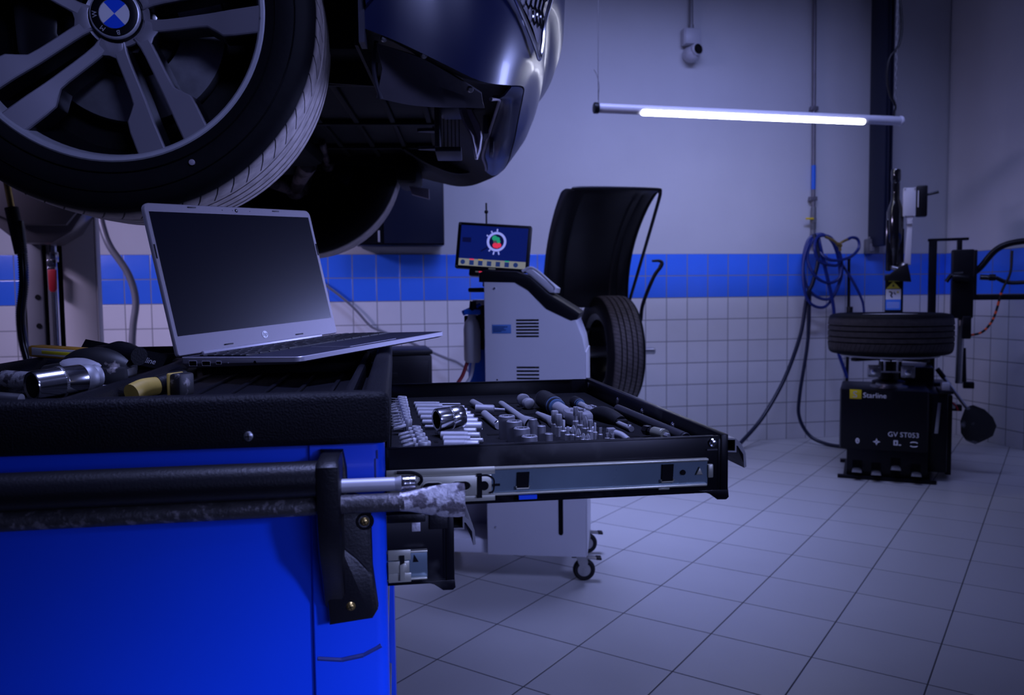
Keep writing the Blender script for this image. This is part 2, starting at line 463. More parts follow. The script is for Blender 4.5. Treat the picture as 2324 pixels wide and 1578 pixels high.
    def grid(s, rows, mi=0, M=None, t=0.0, closedu=False, mif=None):
        V = [[s.bm.verts.new((M @ Vector(p)) if M else Vector(p)) for p in row] for row in rows]
        fs = []
        for i in range(len(V)-1):
            n = len(V[i])
            for k in range(n if closedu else n-1):
                f = s.bm.faces.new([V[i][k], V[i][(k+1) % n], V[i+1][(k+1) % n], V[i+1][k]])
                f.material_index = mif(i, k) if mif else mi
                fs.append(f)
        if t: 
            bmesh.ops.recalc_face_normals(s.bm, faces=fs)
            r = bmesh.ops.solidify(s.bm, geom=fs, thickness=t)
        return s
    def ball(s, c, r, mi=0, sc=(1, 1, 1), n=16, M=None):
        MM = (M or Matrix()) @ Matrix.Translation(c) @ SCL(*[r*k for k in sc])
        prof = [(sin(pi*i/(n//2)), -cos(pi*i/(n//2))) for i in range(n//2+1)]
        prof[0] = (0, -1); prof[-1] = (0, 1)
        return s.lathe(prof, MM, n, mi)
    def text(s, txt, size, M, mi=0, ext=0.02):
        v, f = font_mesh(txt, ext)
        s.faces(v, f, mi, M @ SCL(size, size, size))
        return s

def obj(name, mb, mats, parent=None, M=None, ang=38):
    me = bpy.data.meshes.new(name)
    bmesh.ops.remove_doubles(mb.bm, verts=mb.bm.verts, dist=1e-6)
    mb.bm.to_mesh(me); mb.bm.free()
    for m in ([mats] if isinstance(mats, str) else mats): me.materials.append(MATS[m])
    me.polygons.foreach_set('use_smooth', [True]*len(me.polygons))
    try: me.set_sharp_from_angle(angle=R(ang))
    except Exception: pass
    o = bpy.data.objects.new(name, me)
    COL.objects.link(o)
    if parent: o.parent = parent
    if M is not None: o.matrix_basis = M
    return o

def tag(o, label=None, cat=None, group=None, kind=None):
    if label: o['label'] = label
    if cat: o['category'] = cat
    if group: o['group'] = group
    if kind: o['kind'] = kind
    return o

def thing(name, label, cat, M=None, group=None):
    o = bpy.data.objects.new(name, None)
    o.empty_display_size = 0.1
    COL.objects.link(o)
    if M is not None: o.matrix_basis = M
    return tag(o, label, cat, group)

def copy_tree(o, parent=None):
    c = o.copy(); COL.objects.link(c)
    if parent: c.parent = parent
    for ch in list(o.children): copy_tree(ch, c)
    return c

def place(o, x, y, z, rz=0): return TR(x, y, z) @ RZ(rz)

# ------------------------------------------------------------------ room
WY = 5.3034; WX = 4.2851
fm = TR(-0.01235, 2.49497, 0) @ RZ(-45.1053)
inv = fm.inverted()
mb = MB()
q = [inv @ Vector(p) for p in ((-4.2, -3.0, 0), (WX, -3.0, 0), (WX, WY, 0), (-4.2, WY, 0))]
v = [p.copy() for p in q] + [p - Vector((0, 0, .08)) for p in q]
mb.faces(v, [(0, 1, 2, 3), (7, 6, 5, 4), (0, 4, 5, 1), (1, 5, 6, 2), (2, 6, 7, 3), (3, 7, 4, 0)])
tag(obj('floor', mb, 'floor_tile', None, fm), 'pale grey tiled workshop floor with thin dark joints laid diagonally', 'floor', kind='structure')

om = TR(1.94711, WY, 1.33302)
mb = MB().box((-6.2, 0.010, -1.34), (WX-1.94711+.2, .20, 2.9))
w = obj('wall_back', mb, 'plaster', None, om)
tag(w, 'white plastered back wall of the workshop above a tiled dado', 'wall', kind='structure')
mb = MB().box((-6.2, 0.0, -1.333), (WX-1.94711, 0.0099, 0.0), b=0.002)
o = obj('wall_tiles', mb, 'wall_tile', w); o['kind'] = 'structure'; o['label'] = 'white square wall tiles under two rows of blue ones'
om = TR(WX, WY, 1.33302)
mb = MB().box((0.010, -8.3, -1.34), (.2, 0, 2.9))
w = obj('wall_right', mb, 'plaster', None, om)
tag(w, 'shaded plastered wall meeting the back wall at the corner', 'wall', kind='structure')
mb = MB().box((0.0, -8.3, -1.333), (0.0099, 0.0, 0.0), b=0.002)
o = obj('wall_tiles', mb, 'wall_tile_shaded', w); o['kind'] = 'structure'; o['label'] = 'tiles of the shaded side wall'

# ------------------------------------------------------------------ car on the lift
CARM = TR(-.415, 1.523, 1.558) @ RZ(-8)
car = thing('car', 'dark glossy blue car raised on the lift, seen from below beside its front wheel', 'car', CARM)

def lerp(a, b, t): return a + (b-a)*t
# bumper plan at its widest, from the near wheel arch round the nose to the far arch: f, s, chin height, chin inset
PLAN = [(.43, .00, -.030, .010), (.50, .005, -.055, .012), (.58, .025, -.085, .016), (.655, .065, -.105, .022), (.725, .13, -.095, .035), (.785, .24, -.07, .055),
        (.825, .37, -.06, .085), (.85, .52, -.075, .11), (.864, .68, -.095, .125), (.868, .85, -.10, .13), (.864, 1.02, -.095, .125), (.85, 1.18, -.09, .115), (.825, 1.32, -.085, .10),
        (.785, 1.45, -.085, .085), (.725, 1.56, -.09, .075), (.655, 1.63, -.095, .06), (.58, 1.67, -.09, .045), (.50, 1.69, -.07, .03), (.43, 1.70, -.05, .02)]
pl = smooth([(a, b, 0) for a, b, c, d in PLAN], 4)
zc = [p.x for p in smooth([(c, d, 0) for a, b, c, d in PLAN], 4)]
ic = [p.y for p in smooth([(c, d, 0) for a, b, c, d in PLAN], 4)]
def bumper_row(u, out=0.0):
    """u 0 at the chin .. 1 at the top; returns the row of points round the nose."""
    row = []
    N = len(pl)
    for i in range(N):
        d = (pl[min(i+1, N-1)] - pl[max(i-1, 0)]).normalized()
        n = Vector((d.y, -d.x, 0))
        z0 = zc[i]
        prof = [(0, 1.0), (.05, .80), (.10, .62), (.16, .50), (.22, .43), (.27, .42), (.34, .10), (.40, .0), (.52, -.03), (.66, .0), (.78, .02), (.90, .02), (1.0, .25)]
        for (a, ia), (b, ib) in zip(prof, prof[1:]):
            if a <= u <= b + 1e-9:
                ins = lerp(ia, ib, (u-a)/(b-a)); break
        z = lerp(z0, .50, u)
        row.append(pl[i] + n*(out - ic[i]*ins) + Vector((0, 0, z)))
    return row
us = [0, .05, .10, .16, .22, .27, .30, .34, .40, .45, .52, .60, .66, .72, .78, .84, .90, .96, 1.0]
mb = MB()
rows = [[Vector((max(p.x-.22, .40), lerp(p.y, .85, .25), -.015)) for p in bumper_row(0)], [p + Vector((0, 0, .012)) + (Vector((.35, .85, 0)) - Vector((p.x, p.y, 0))).normalized()*.05 for p in bumper_row(0)]] + [bumper_row(u) for u in us]
mb.grid(rows, 0, mif=lambda i, k: 1 if i < 2 else 0)
obj('bumper', mb, ['car_paint', 'car_liner'], car, ang=50)
def on_bumper(i, u, out): return bumper_row(u, out)[i]

# honeycomb air intake in the near corner of the bumper
mb = MB()
i0, i1 = 14, 24
def bp(a, u, out):
    r0 = bumper_row(u, out); k = int(a); k2 = min(k+1, len(r0)-1)
    return r0[k].lerp(r0[k2], a-k)
mb.grid([[bp(lerp(max(12.6, 13.3 + (.355-u)/.030), 20.6, k/8), u, .004) for k in range(9)] for u in (.155, .19, .23, .27, .31, .34, .38, .44)], 1)
cell = .58
for j in range(7):
    for k in range(9):
        a = 13.3 + k*.78 + (.39 if j % 2 else 0); u = .185 + j*.045
        if a > 20.3 or u > .46 or u < .375 - (a-13.3)*.030: continue
        ring = []
        for c in range(6):
            an = R(60*c+30); ring.append(bp(min(20.6, max(13, a + cos(an)*.44)), u + sin(an)*.029, .011))
        mb.tube(ring, .0026, 4, 0, True, 1)
g = obj('grille', mb, ['black_gloss', 'flap_grey'], car); g['label'] = 'honeycomb air intake grille in the corner of the bumper'
mb = MB()
mb.tube([bp(12.4, .40, .010), bp(13.5, .33, .010), bp(16.0, .23, .012), bp(18.5, .135, .014), bp(20.0, .098, .014), bp(20.7, .105, .012), bp(21.0, .15, .010), bp(21.2, .24, .010), bp(21.0, .38, .010), bp(20.6, .5, .010)], .0045, 8, 0, False, 6)
o = obj('trim', mb, 'chrome', car); o['label'] = 'bright trim line round the air intake'
# deflector flap below the near corner, wheel-arch lip, bolts
mb = MB()
top = [(.455, .055, -.045), (.49, .07, -.052), (.54, .085, -.066), (.60, .115, -.092), (.645, .15, -.112)]
mid = [(.462, .075, -.085), (.50, .10, -.092), (.55, .125, -.100), (.605, .155, -.112), (.648, .18, -.122)]
bot = [(.448, .10, -.132), (.505, .12, -.140), (.555, .14, -.140), (.608, .17, -.134), (.652, .20, -.128)]
mb.grid([smooth(r, 5) for r in (top, mid, bot)], 0, t=.004)
obj('air_deflector', mb, 'flap_grey', car)
mb = MB(); 
mb.grid([smooth([(.440, s, z) for z in (.30, .05, -.02, -.06)], 5) for s in (.0, .04)], 0, t=.01)
mb.tube([(.452, .075, -.035), (.446, .08, -.07), (.447, .09, -.10), (.456, .10, -.134)], .004, 8)
obj('arch_lip', mb, 'car_duct', car)
for p in ((.540, .042, -.070), (.622, .115, -.112), (.47, .03, -.045)):
    mb = MB(); mb.cyl((p[0], p[1], p[2]), (p[0]+.003, p[1]-.012, p[2]-.004), .0065, .0055, 14, b=.002); obj('bolt', mb, 'brushed_steel', car)
mb = MB()
r0 = bumper_row(0)
def inward(p, d, dz): return p + (Vector((.30, .85, 0)) - Vector((p.x, p.y, 0))).normalized()*d + Vector((0, 0, dz))
ii = range(17, 50)
mb.grid([[inward(r0[i], d, dz) for i in ii] for d, dz in ((.004, -.002), (.030, -.014), (.050, -.016), (.075, -.008))], 0, t=.004)
mb.tube([inward(r0[i], .082, -.010) for i in ii][::3], .004, 8, 1)  # pale strip added as a whitish reflection under the chin
o = obj('lower_lip', mb, ['car_paint', 'car_grey'], car, ang=60); o['label'] = 'glossy lower lip along the chin of the bumper'
# front lower duct, ribs and support plates seen under the nose
mb = MB()
mb.box((.535, .55, -.14), (.548, .66, -.01), 0, .003)
for z in (-.088, -.132): mb.prism([(.535, .60), (.495, .605), (.489, .612), (.495, .619), (.535, .63)], z-.004, z+.004)
mb.box((.535, .56, -.15), (.60, .70, -.138), 0, .003)
mb.box((.545, .56, -.045), (.61, .70, .0), 0, .012)
for k in range(5): mb.box((.552+k*.010, .69, -.14), (.554+k*.010, .70, -.04), 1)
obj('air_duct', mb, ['car_duct', 'car_liner'], car)
mb = MB()
rows = []
for (f0, f1, z) in ((.598, .615, -.010), (.596, .632, -.05), (.606, .648, -.08), (.622, .652, -.11), (.628, .648, -.14), (.632, .640, -.165)):
    rows.append([(f0, .58, z), ((f0+f1)/2, .60, z), (f1, .59, z)])
mb.grid(rows, 0, t=.006)
o = obj('support_plate', mb, 'car_grey', car); o['label'] = 'pale curved support plate under the nose'
mb = MB()
mb.box((.655, .60, -.10), (.668, .70, .0), 0, .003); mb.box((.655, .58, -.012), (.69, .66, .0), 0, .003)
mb.box((.672, .66, -.135), (.682, .74, -.005), 0, .002)
obj('bracket', mb, 'car_duct', car)
mb = MB(); mb.cyl((.70, .62, -.045), (.735, .60, -.05), .032, .036, 24, b=.006); mb.cyl((.735, .60, -.05), (.738, .60, -.05), .026, .026, 24, 1)
obj('fog_lamp', mb, ['car_liner', 'chrome'], car)
# far side of the valance and towing eye cover
mb = MB()
mb.grid([smooth([(.40, 1.20, -.03+h), (.47, 1.30, -.06+h), (.56, 1.42, -.075+h), (.64, 1.45, -.06+h), (.72, 1.40, -.01+h)], 6) for h in (0, .03, .07)], 0, t=.012)
mb.box((.36, 1.36, -.11), (.44, 1.62, -.03), 0, .02)
obj('valance', mb, 'car_liner', car)
mb = MB(); mb.prism([(.405, -.118), (.475, -.130), (.476, -.165), (.415, -.148)], 1.40, 1.42, XZ, 0, .003)
o = obj('jacking_pad', mb, 'car_grey', car); o['label'] = 'pale pad hanging under the far front corner'

# underbody
mb = MB()
mb.box((-1.7, .22, -.01), (.70, 1.45, .16), 0, .02)
mb.box((-1.7, .0, -.02), (-.45, 1.67, .10), 0, .03)
for k in range(9): mb.box((-.30+k*.10, .30, -.022), (-.285+k*.10, 1.38, -.009), 0, .003)
for s in (.42, .84, 1.2): mb.box((-.5, s, -.026), (.62, s+.02, -.009), 0, .003)
obj('underbody_panel', mb, 'car_liner', car)
mb = MB()
mb.tube([(.02, .34, -.04), (.02, .55, -.07), (.10, .84, -.075), (.02, 1.15, -.07), (.02, 1.36, -.04)], .045, 10)
mb.box((-.12, .50, -.09), (.16, 1.18, -.03), 0, .03)
obj('subframe', mb, 'car_liner', car)
for s, sg in ((.30, 1), (1.40, -1)):
    mb = MB()
    mb.tube([(.10, s+sg*.20, -.075), (.05, s+sg*.08, -.10), (.0, s-sg*.07, -.125)], lambda t: .030-.010*t, 10)
    mb.tube([(-.16, s+sg*.22, -.07), (-.08, s+sg*.08, -.10), (.0, s-sg*.07, -.125)], lambda t: .026-.006*t, 10)
    mb.ball((0, s-sg*.07, -.12), .036)
    obj('control_arm', mb, 'suspension', car)
    mb = MB(); mb.tube([(.16, s+sg*.28, -.02), (.13, s+sg*.05, -.03), (.115, s-sg*.07, -.035)], .011, 8); mb.ball((.115, s-sg*.08, -.035), .022); obj('tie_rod', mb, 'suspension', car)
    mb = MB(); mb.cyl((0, s+sg*.04, .02), (0, s+sg*.06, .46), .045, .05, 18, b=.01)
    mb.tube([(0.07*cos(a), s+sg*.05+.07*sin(a), .10+.045*a/(2*pi)*2) for a in [k*pi/6 for k in range(60)]], .007, 6, sub=1)
    obj('spring_strut', mb, 'car_liner', car)
    mb = MB(); mb.tube([(.0, s-sg*.07, -.12), (.02, s-sg*.09, -.04), (.0, s-sg*.09, .05), (.0, s-sg*.05, .16)], lambda t: .045-.012*t, 10)
    mb.cyl((0, s-sg*.02, 0), (0, s-sg*.13, 0), .07, .06, 20, b=.01); obj('steering_knuckle', mb, 'suspension', car)
# wheel arch liners
for s0, s1 in ((.02, .30), (1.40, 1.68)):
    mb = MB()
    mb.grid([[(.43*cos(R(a)), s, .43*sin(R(a))) for a in range(-8, 190, 9)] for s in (s0, s1)], 0, t=.006)
    mb.prism([(.43*cos(R(a)), .43*sin(R(a))) for a in range(-8, 190, 9)], (s1 if s0 < 1 else s0)-.003, (s1 if s0 < 1 else s0)+.003, XZ)
    obj('arch_liner', mb, 'car_liner', car)
# body shell above (fenders, bonnet, sills)
mb = MB()
arch = [(.445*cos(R(a)), .445*sin(R(a))) for a in range(0, 181, 10)]
side = [(.445, .0)] + arch[1:-1] + [(-.445, .0), (-1.75, .0), (-1.75, .62), (-.55, .66), (.35, .56), (.80, .44), (.80, .40)]
for s in (-.012, 1.70): mb.prism(side, s, s+.012, XZ)
mb.grid([smooth([(-.9, s, .66), (-.4, s, .665), (.3, s, .57), (.78, lerp(s, .85, .12), .47)], 5) for s in (0.0, .25, .85, 1.45, 1.70)], 0, t=.01)
mb.box((-1.75, .0, .40), (-.9, 1.70, .66))
obj('body_shell', mb, 'car_paint', car)

# ---- wheels
def build_wheel(inboard):
    """Rim with five twin spokes; axle along Y, outer face at y=0 looking to -Y."""
    mb = MB()
    AX = RX(-90)     # lathe Z -> +Y
    lip = [(.248, .030), (.2535, .006), (.2555, .001), (.2585, -.0015), (.2635, -.002), (.2668, .001), (.2668, .012), (.256, .018), (.250, .034)]
    mb.lathe(lip, AX, 96, 1)
    mb.lathe([(.249, .030), (.240, .06), (.228, .10), (.222, .20), (.240, .235), (.262, .245), (.266, .24), (.250, .225), (.232, .19), (.236, .10), (.250, .03)], AX, 72, 2)
    mb.lathe([(0, .060), (.045, .056), (.0545, .0525), (.056, .056), (.056, .11), (0, .11)], AX, 48, 0, mis=[0, 0, 0, 2, 2])
    for k in range(5):
        b0 = -66+36+72*k
        sec = [(.048*cos(R(a)), .048*sin(R(a))) for a in range(b0-22, b0+23, 11)] + [(r*cos(R(a)), r*sin(R(a))) for r, a in ((.086, b0+21), (.076, b0+11), (.072, b0), (.076, b0-11), (.086, b0-21))]
        mb.prism(sec, .0500, .095, XZ, 0, .002, side=2)
    for k in range(5):
        base = -66 + 72*k
        for sg in (-1, 1):
            st = []   # along radius: inner offset, outer offset, face y
            for r, oi, oo, y in ((.046, .008, .032, .0515), (.066, .0125, .0335, .0490), (.085, .0140, .0345, .0455), (.115, .0150, .0355, .0390), (.140, .0155, .0365, .0330),
                                 (.158, .0160, .0385, .0285), (.172, .0165, .0490, .0240), (.184, .0168, .0590, .0200), (.205, .0172, .0620, .0130), (.2570, .0178, .0640, .0005)):
                st.append((r, oi, oo, y))
            sm = []
            rowsT, rowsB = [], []
            for r, oi, oo, y in st:
                p = []
                bb = .0022
                for off, yy in ((oi-.004, y+.045), (oi-.001, y+.006), (oi, y+.0015), (oi+bb, y), ((oi+oo)/2, y), (oo-bb, y), (oo, y+.0015), (oo+.001, y+.006), (oo+.004, y+.045)):
                    a = R(base); x, z = r, off*sg
                    p.append((x*cos(a)-z*sin(a), yy, x*sin(a)+z*cos(a)))
                rowsT.append(p)
            mb.grid(rowsT, 0, mif=lambda i, k: 0 if 1 <= k <= 6 else 2, closedu=False)
            back = [[r[0], r[-1]] for r in rowsT]; mb.grid(back, 2)
    bmesh.ops.recalc_face_normals(mb.bm, faces=mb.bm.faces)
    return mb
def tyre_profile(Ro, w, rb, groove, gd=.007, gw=.004):
    """Closed tyre section in (r, y)."""
    y0, y1 = -.006, w
    p = [(rb, .014), (rb+.006, .004), (rb+.022, -.004), ((rb+Ro)/2, y0-.004), (Ro-.022, y0+.002), (Ro-.011, y0+.010), (Ro-.0045, y0+.024), (Ro-.0015, y0+.045)]
    for g in groove:
        k = -.0012 if abs(g-w/2) > .06 else 0
        p += [(Ro+k, g-gw), (Ro-gd, g-gw+.001), (Ro-gd, g+gw-.001), (Ro+k, g+gw)]
    p += [(Ro-.0015, y1-.045), (Ro-.0045, y1-.024), (Ro-.011, y1-.010), (Ro-.022, y1-.002), ((rb+Ro)/2, y1+.004), (rb+.022, y1+.0), (rb+.006, y1-.006), (rb, y1-.014)]
    return p
def build_car_wheel(M, near):
    wh = obj('front_wheel', build_wheel(True), ['alloy_face', 'alloy_lip', 'alloy_dark'], car, M, ang=30)
    wh['label'] = 'twin-spoke alloy wheel nearest the camera' if near else 'wheel on the far side of the axle'
    mb = MB(); mb.lathe(tyre_profile(.358, .268, .252, (.088, .128, .168, .205)), RX(-90), 128, 0)
    if near:   # raised side wall ribs and lettering blocks
        for r in (.285, .318): mb.lathe([(r-.0015, -.0075), (r, -.0105), (r+.0015, -.0075)], RX(-90), 96)
    obj('tyre', mb, 'tyre_dusty', wh, ang=30)
    mb = MB(); AX = RX(-90)
    mb.lathe([(.090, .128), (.092, .118), (.172, .118), (.174, .122), (.174, .146), (.172, .150), (.092, .150)], AX, 72)
    mb.lathe([(0, .100), (.078, .100), (.088, .106), (.090, .128), (0, .13)], AX, 48, 1)
    obj('brake_disc', mb, ['disc_steel', 'alloy_dark'], wh)
    mb = MB(); mb.lathe([(.08, .152), (.238, .156), (.238, .160), (.08, .158)], AX, 60, 0, closed=True); obj('dust_shield', mb, 'car_liner', wh)
    mb = MB()
    pr = [(r*cos(R(a)), r*sin(R(a))) for r, a in [(.110, 150), (.115, 170), (.118, 190), (.112, 210), (.190, 212), (.196, 196), (.196, 170), (.190, 148)]]
    mb.prism(pr, .090, .170, XZ, 0, .008); obj('brake_caliper', mb, 'alloy_dark', wh)
    for k in range(5):
        a = R(-66+72*k); x, z = .053*cos(a), .053*sin(a)
        mb = MB(); mb.cyl((x, .108, z), (x, .075, z), .011, .010, 6, b=.002); obj('wheel_bolt', mb, 'brushed_steel', wh)
    # centre cap: black ring with letters, quartered roundel
    mb = MB(); CY = -.025
    mb.lathe([(0, .066), (.026, .066), (.0265, .0645), (.040, .0645), (.0425, .066), (.044, .069), (.0445, .085), (0, .085)], TR(0, CY, 0) @ AX, 48, 0, mis=[0, 1, 0, 1, 1, 0, 0])
    rot = 42
    for k in range(4):
        pts = [(0, 0)] + [(.0255*cos(R(rot+90*k+j*9)), .0255*sin(R(rot+90*k+j*9))) for j in range(11)]
        mb.prism(pts, .0648+CY, .0665+CY, XZ, 2 if k % 2 == 0 else 3)
    for ch, an in (('B', 278), ('M', 232), ('W', 186)):
        rr = .0335; a = R(an)
        M2 = TR(rr*cos(a), .0640+CY, rr*sin(a)) @ RX(90) @ RZ(an-90) @ TR(-.0045, -.0042, 0)
        mb.text(ch, .0115, M2, 4, .03)
    obj('centre_cap', mb, ['alloy_dark', 'alloy_lip', 'cap_blue', 'cap_white', 'alloy_lip'], wh)
    mb = MB(); a = R(-63); mb.cyl((.300*cos(a), -.014, .300*sin(a)), (.300*cos(a), -.006, .300*sin(a)), .0055, .0045, 10, b=.001)
    if near: obj('balance_mark', mb, 'car_grey', wh)
    return wh
build_car_wheel(RZ(4.16), True)
build_car_wheel(TR(0, 1.70, 0) @ RZ(180+4.16), False)

# ------------------------------------------------------------------ blue tool cart
CARTM = TR(.02159, .75559, 0) @ RZ(-2.5)
cart = thing('tool_cart', 'blue rolling tool cart with black top tray and pulled-out drawers, laptop on it', 'tool cart', CARTM)
XL, YF = -.512, .800
mb = MB()
# near side: flush column, recessed panel, bottom strip
mb.prism([(-.0705, .016), (-.0705, .0022), (-.0690, 0), (-.0130, 0), (-.0080, .0010), (-.0040, .0035), (-.0015, .0075), (-.0008, .012), (-.0008, .016)], .13, .917, None, 0)
mb.box((XL+.07, .0065, .13), (-.0695, .016, .917), 0)
mb.box((XL, 0, .13), (XL+.0705, .016, .917), 0, .0025)
mb.box((XL+.06, 0, .13), (-.06, .016, .20), 0, .002)
mb.box((XL, YF-.016, .13), (0, YF, .917), 0, .002)
mb.box((XL, .01, .13), (XL+.016, YF-.01, .917), 0)
mb.box((XL, .01, .13), (-.001, YF-.01, .146), 0)
mb.box((XL, .01, .900), (-.012, YF-.01, .917), 0)
mb.box((-.016, .603, .13), (0, YF, .917), 0, .002)
# drawer bay walls inside
mb.box((XL+.02, .605, .14), (-.016, .612, .90), 1)
mb.box((-.40, .017, .14), (-.395, .605, .90), 1)
# dark stroke of dirt and scratches on the column
for (x0, z0, x1, z1, r) in ((-.067, .7135, -.045, .7105, .0032), (-.045, .7105, -.025, .7135, .0034), (-.025, .7135, -.008, .7215, .0030)):
    mb.tube([(x0, -.0001+.0016, z0), ((x0+x1)/2, .0014, (z0+z1)/2), (x1, .0015, z1)], lambda t, r=r: r*.85, 8, 2)
for (x, z, h) in ((-.0105, .890, .022), (-.0085, .905, .008), (-.012, .875, .006)):
    mb.box((x, -.0004, z-h/2), (x+.0014, .001, z+h/2), 2)
obj('cabinet', mb, ['cart_blue', 'dark_void', 'cart_scuff'], cart)
for x, y in ((-.45, .09), (-.07, .09), (-.45, .71), (-.07, .71)):
    mb = MB(); mb.box((x-.035, y-.03, .115), (x+.035, y+.03, .131), 1, .003); mb.prism([(x-.022, .118), (x+.012, .118), (x+.030, .055), (x+.008, .045)], y-.022, y-.017, XZ, 1); mb.prism([(x-.022, .118), (x+.012, .118), (x+.030, .055), (x+.008, .045)], y+.017, y+.022, XZ, 1)
    mb.cyl((x+.018, y-.015, .052), (x+.018, y+.015, .052), .052, .052, 28, 0, b=.006)
    obj('caster', mb, ['rubber', 'brushed_steel'], cart)
# black moulded top tray
mb = MB()
rim = lambda lo, hi, b=.006: mb.box(lo, hi, 0, b, seg=3)
rim((XL-.006, -.020, .918), (.0045, .003, .9665), .008)
rim((-.0205, -.019, .918), (.0045, YF+.015, .9662), .007)
rim((XL-.008, -.019, .918), (XL+.016, YF+.015, .969), .007)
rim((XL-.006, YF-.008, .918), (.004, YF+.016, .9662), .007)
mb.box((XL, -.01, .918), (0, YF, .930), 0)
mb.box((-.046, .02, .925), (-.034, YF-.02, .952), 0, .005)       # inner step along the front
mb.box((XL+.02, YF-.06, .925), (-.04, YF-.045, .957), 0, .005)
mb.tube([(-.312, .03, .944), (-.312, .30, .944), (-.318, .50, .945), (-.33, .60, .944), (-.36, .70, .940)], .0125, 10)   # raised rib between compartments
mb.box((-.320, .0, .928), (-.306, .60, .944), 0, .003)
mb.box((-.30, .60, .928), (-.05, .615, .946), 0, .005)
for k in range(6): mb.box((-.285+k*.042, .02, .929), (-.279+k*.042, .58, .9335), 0, .0015)
for k in range(8): mb.box((-.49+k*.022, .03, .929), (-.482+k*.022, .70, .9325), 0, .0015)
obj('top_tray', mb, 'tray_plastic', cart)
for x in (-.1193, -.42):
    mb = MB(); mb.cyl((x, -.0235, .9298), (x, -.018, .9298), .0045, .0035, 14, b=.0015)
    mb.box((x-.003, -.0237, .9294), (x+.003, -.0232, .9302), 1); mb.box((x-.0004, -.0237, .9268), (x+.0004, -.0232, .9328), 1)
    o = obj('screw', mb, ['brushed_steel', 'dark_void'], cart)
# side rail and its end bracket
mb = MB(); mb.cyl((-.51, -.047, .8945), (-.050, -.047, .8945), .0160, .0160, 28); obj('side_rail', mb, 'black_plastic', cart)
def bracket(x0, sg):
    mb = MB()
    f = lambda poly: [(x0+sg*a, b) for a, b in poly]
    mb.prism(f([(-.0588, .9128), (-.0385, .912), (-.0356, .895), (-.0350, .873), (-.0180, .866), (-.0145, .858), (-.0138, .802), (-.0095, .764), (-.0148, .7555), (-.0541, .7515), (-.0569, .7935), (-.059, .83)]), -.014, .0, XZ, 0, .003)
    mb.prism(f([(-.0572, .800), (-.0410, .825), (-.0385, .823), (-.0272, .8128), (-.0145, .797), (-.0098, .764), (-.0148, .7558), (-.0538, .7520), (-.0565, .7935)]), -.020, -.013, XZ, 0, .003)
    xa, xb = sorted((x0-sg*.0585, x0-sg*.0385))
    mb.prism([(-.013, .9125), (-.060, .9128), (-.066, .908), (-.066, .860), (-.056, .828), (-.034, .800), (-.022, .780), (-.013, .765)], xa, xb, YZ, 0, .004)
    o = obj('rail_bracket', mb, 'black_plastic', cart)
    for (x, z) in ((-.0341, .7693), (-.0202, .8459)):
        m2 = MB(); y = -.020 if z < .8 else -.014
        if z > .8: m2.lathe([(.0085, 0), (.0078, .0012), (.006, .0014), (.0055, 0)], ALONG((x0+sg*x, y+.0005, z), (0, -1, 0)), 20, 1)
        m2.cyl((x0+sg*x, y+.001, z), (x0+sg*x, y-.003, z), .0042, .003, 16, b=.0012)
        for a in (0, 90): m2.box((-.0024, -.0003, -.0002), (.0024, .0003, .0006), 1, 0, TR(x0+sg*x, y-.003, z) @ RX(90) @ RZ(a+20))
        obj('screw', m2, ['brass', 'dark_void'], o)
bracket(0, 1); bracket(-.51, -1)

# drawers
def handle_profile(x, z):
    return [(x, z), (x+.0095, z-.001), (x+.016, z-.007), (x+.0205, z-.017), (x+.0215, z-.031), (x+.0190, z-.032), (x+.0180, z-.018), (x+.0120, z-.009), (x+.0105, z-.0085), (x+.0105, z-.0155), (x, z-.0150), (x, z-.0135), (x+.0090, z-.0138), (x+.0090, z-.0025), (x, z-.0020)]
def make_drawer(x1, zb, zt, name_rail=True, foot=True):
    depth = .345
    x0 = x1 - depth
    mb = MB()
    mb.box((x0, .0190, zb), (x1-.0065, .0215, zt-.001), 0, .0006)
    mb.box((x0, .0190, zt-.0035), (x1-.014, .0245, zt-.001), 0, .0008)
    mb.box((x0, .5945, zb), (x1-.0065, .597, zt-.0005), 0, .0006)
    mb.box((x0, .590, zt-.003), (x1-.035, .597, zt-.0005), 0, .0008)
    mb.box((x0, .019, zb), (x1-.003, .597, zb+.003), 0)
    mb.box((x0, .019, zb), (x0+.003, .597, zt-.01), 0)
    mb.box((x1-.0085, .0175, zb-.001), (x1, .604, zt+.0005), 0, .0012)
    mb.box((x1-.0115, .0185, zb+.004), (x1-.006, .030, zt-.004), 0, .001)
    if foot: mb.prism([(x1-.032, zb+.003), (x1-.020, zb-.001), (x1-.0115, zb-.0072), (x1-.002, zb-.0075), (x1+.0008, zb-.005), (x1, zb+.003)], .0172, .0205, XZ, 0, .0008)
    d = obj('drawer', mb, 'black_paint', cart)
    mb = MB()
    mb.prism(handle_profile(x1, zt-.004), .022, .600, XZ, 0)
    mb.prism([(x1+.0105, zt-.0135), (x1+.0195, zt-.033), (x1+.0178, zt-.019)], .0222, .5998, XZ, 1)
    h = obj('handle', mb, ['brushed_steel', 'black_paint'], d); h['label'] = 'curved metal grip along the drawer front'
    return d, x0
d, x0 = make_drawer(.345, .8485, .9080)
d['label'] = 'top drawer pulled right out'
mb = MB()
mb.box((0, .0125, .8585), (.3205, .0155, .8855), 0, .0)
mb.box((0, .0085, .8835), (.3205, .0150, .8860), 1, .0008); mb.box((0, .0085, .8582), (.3190, .0150, .8607), 1, .0008)
mb.box((.3205, .0105, .8660), (.3262, .0145, .8795), 1, .001)
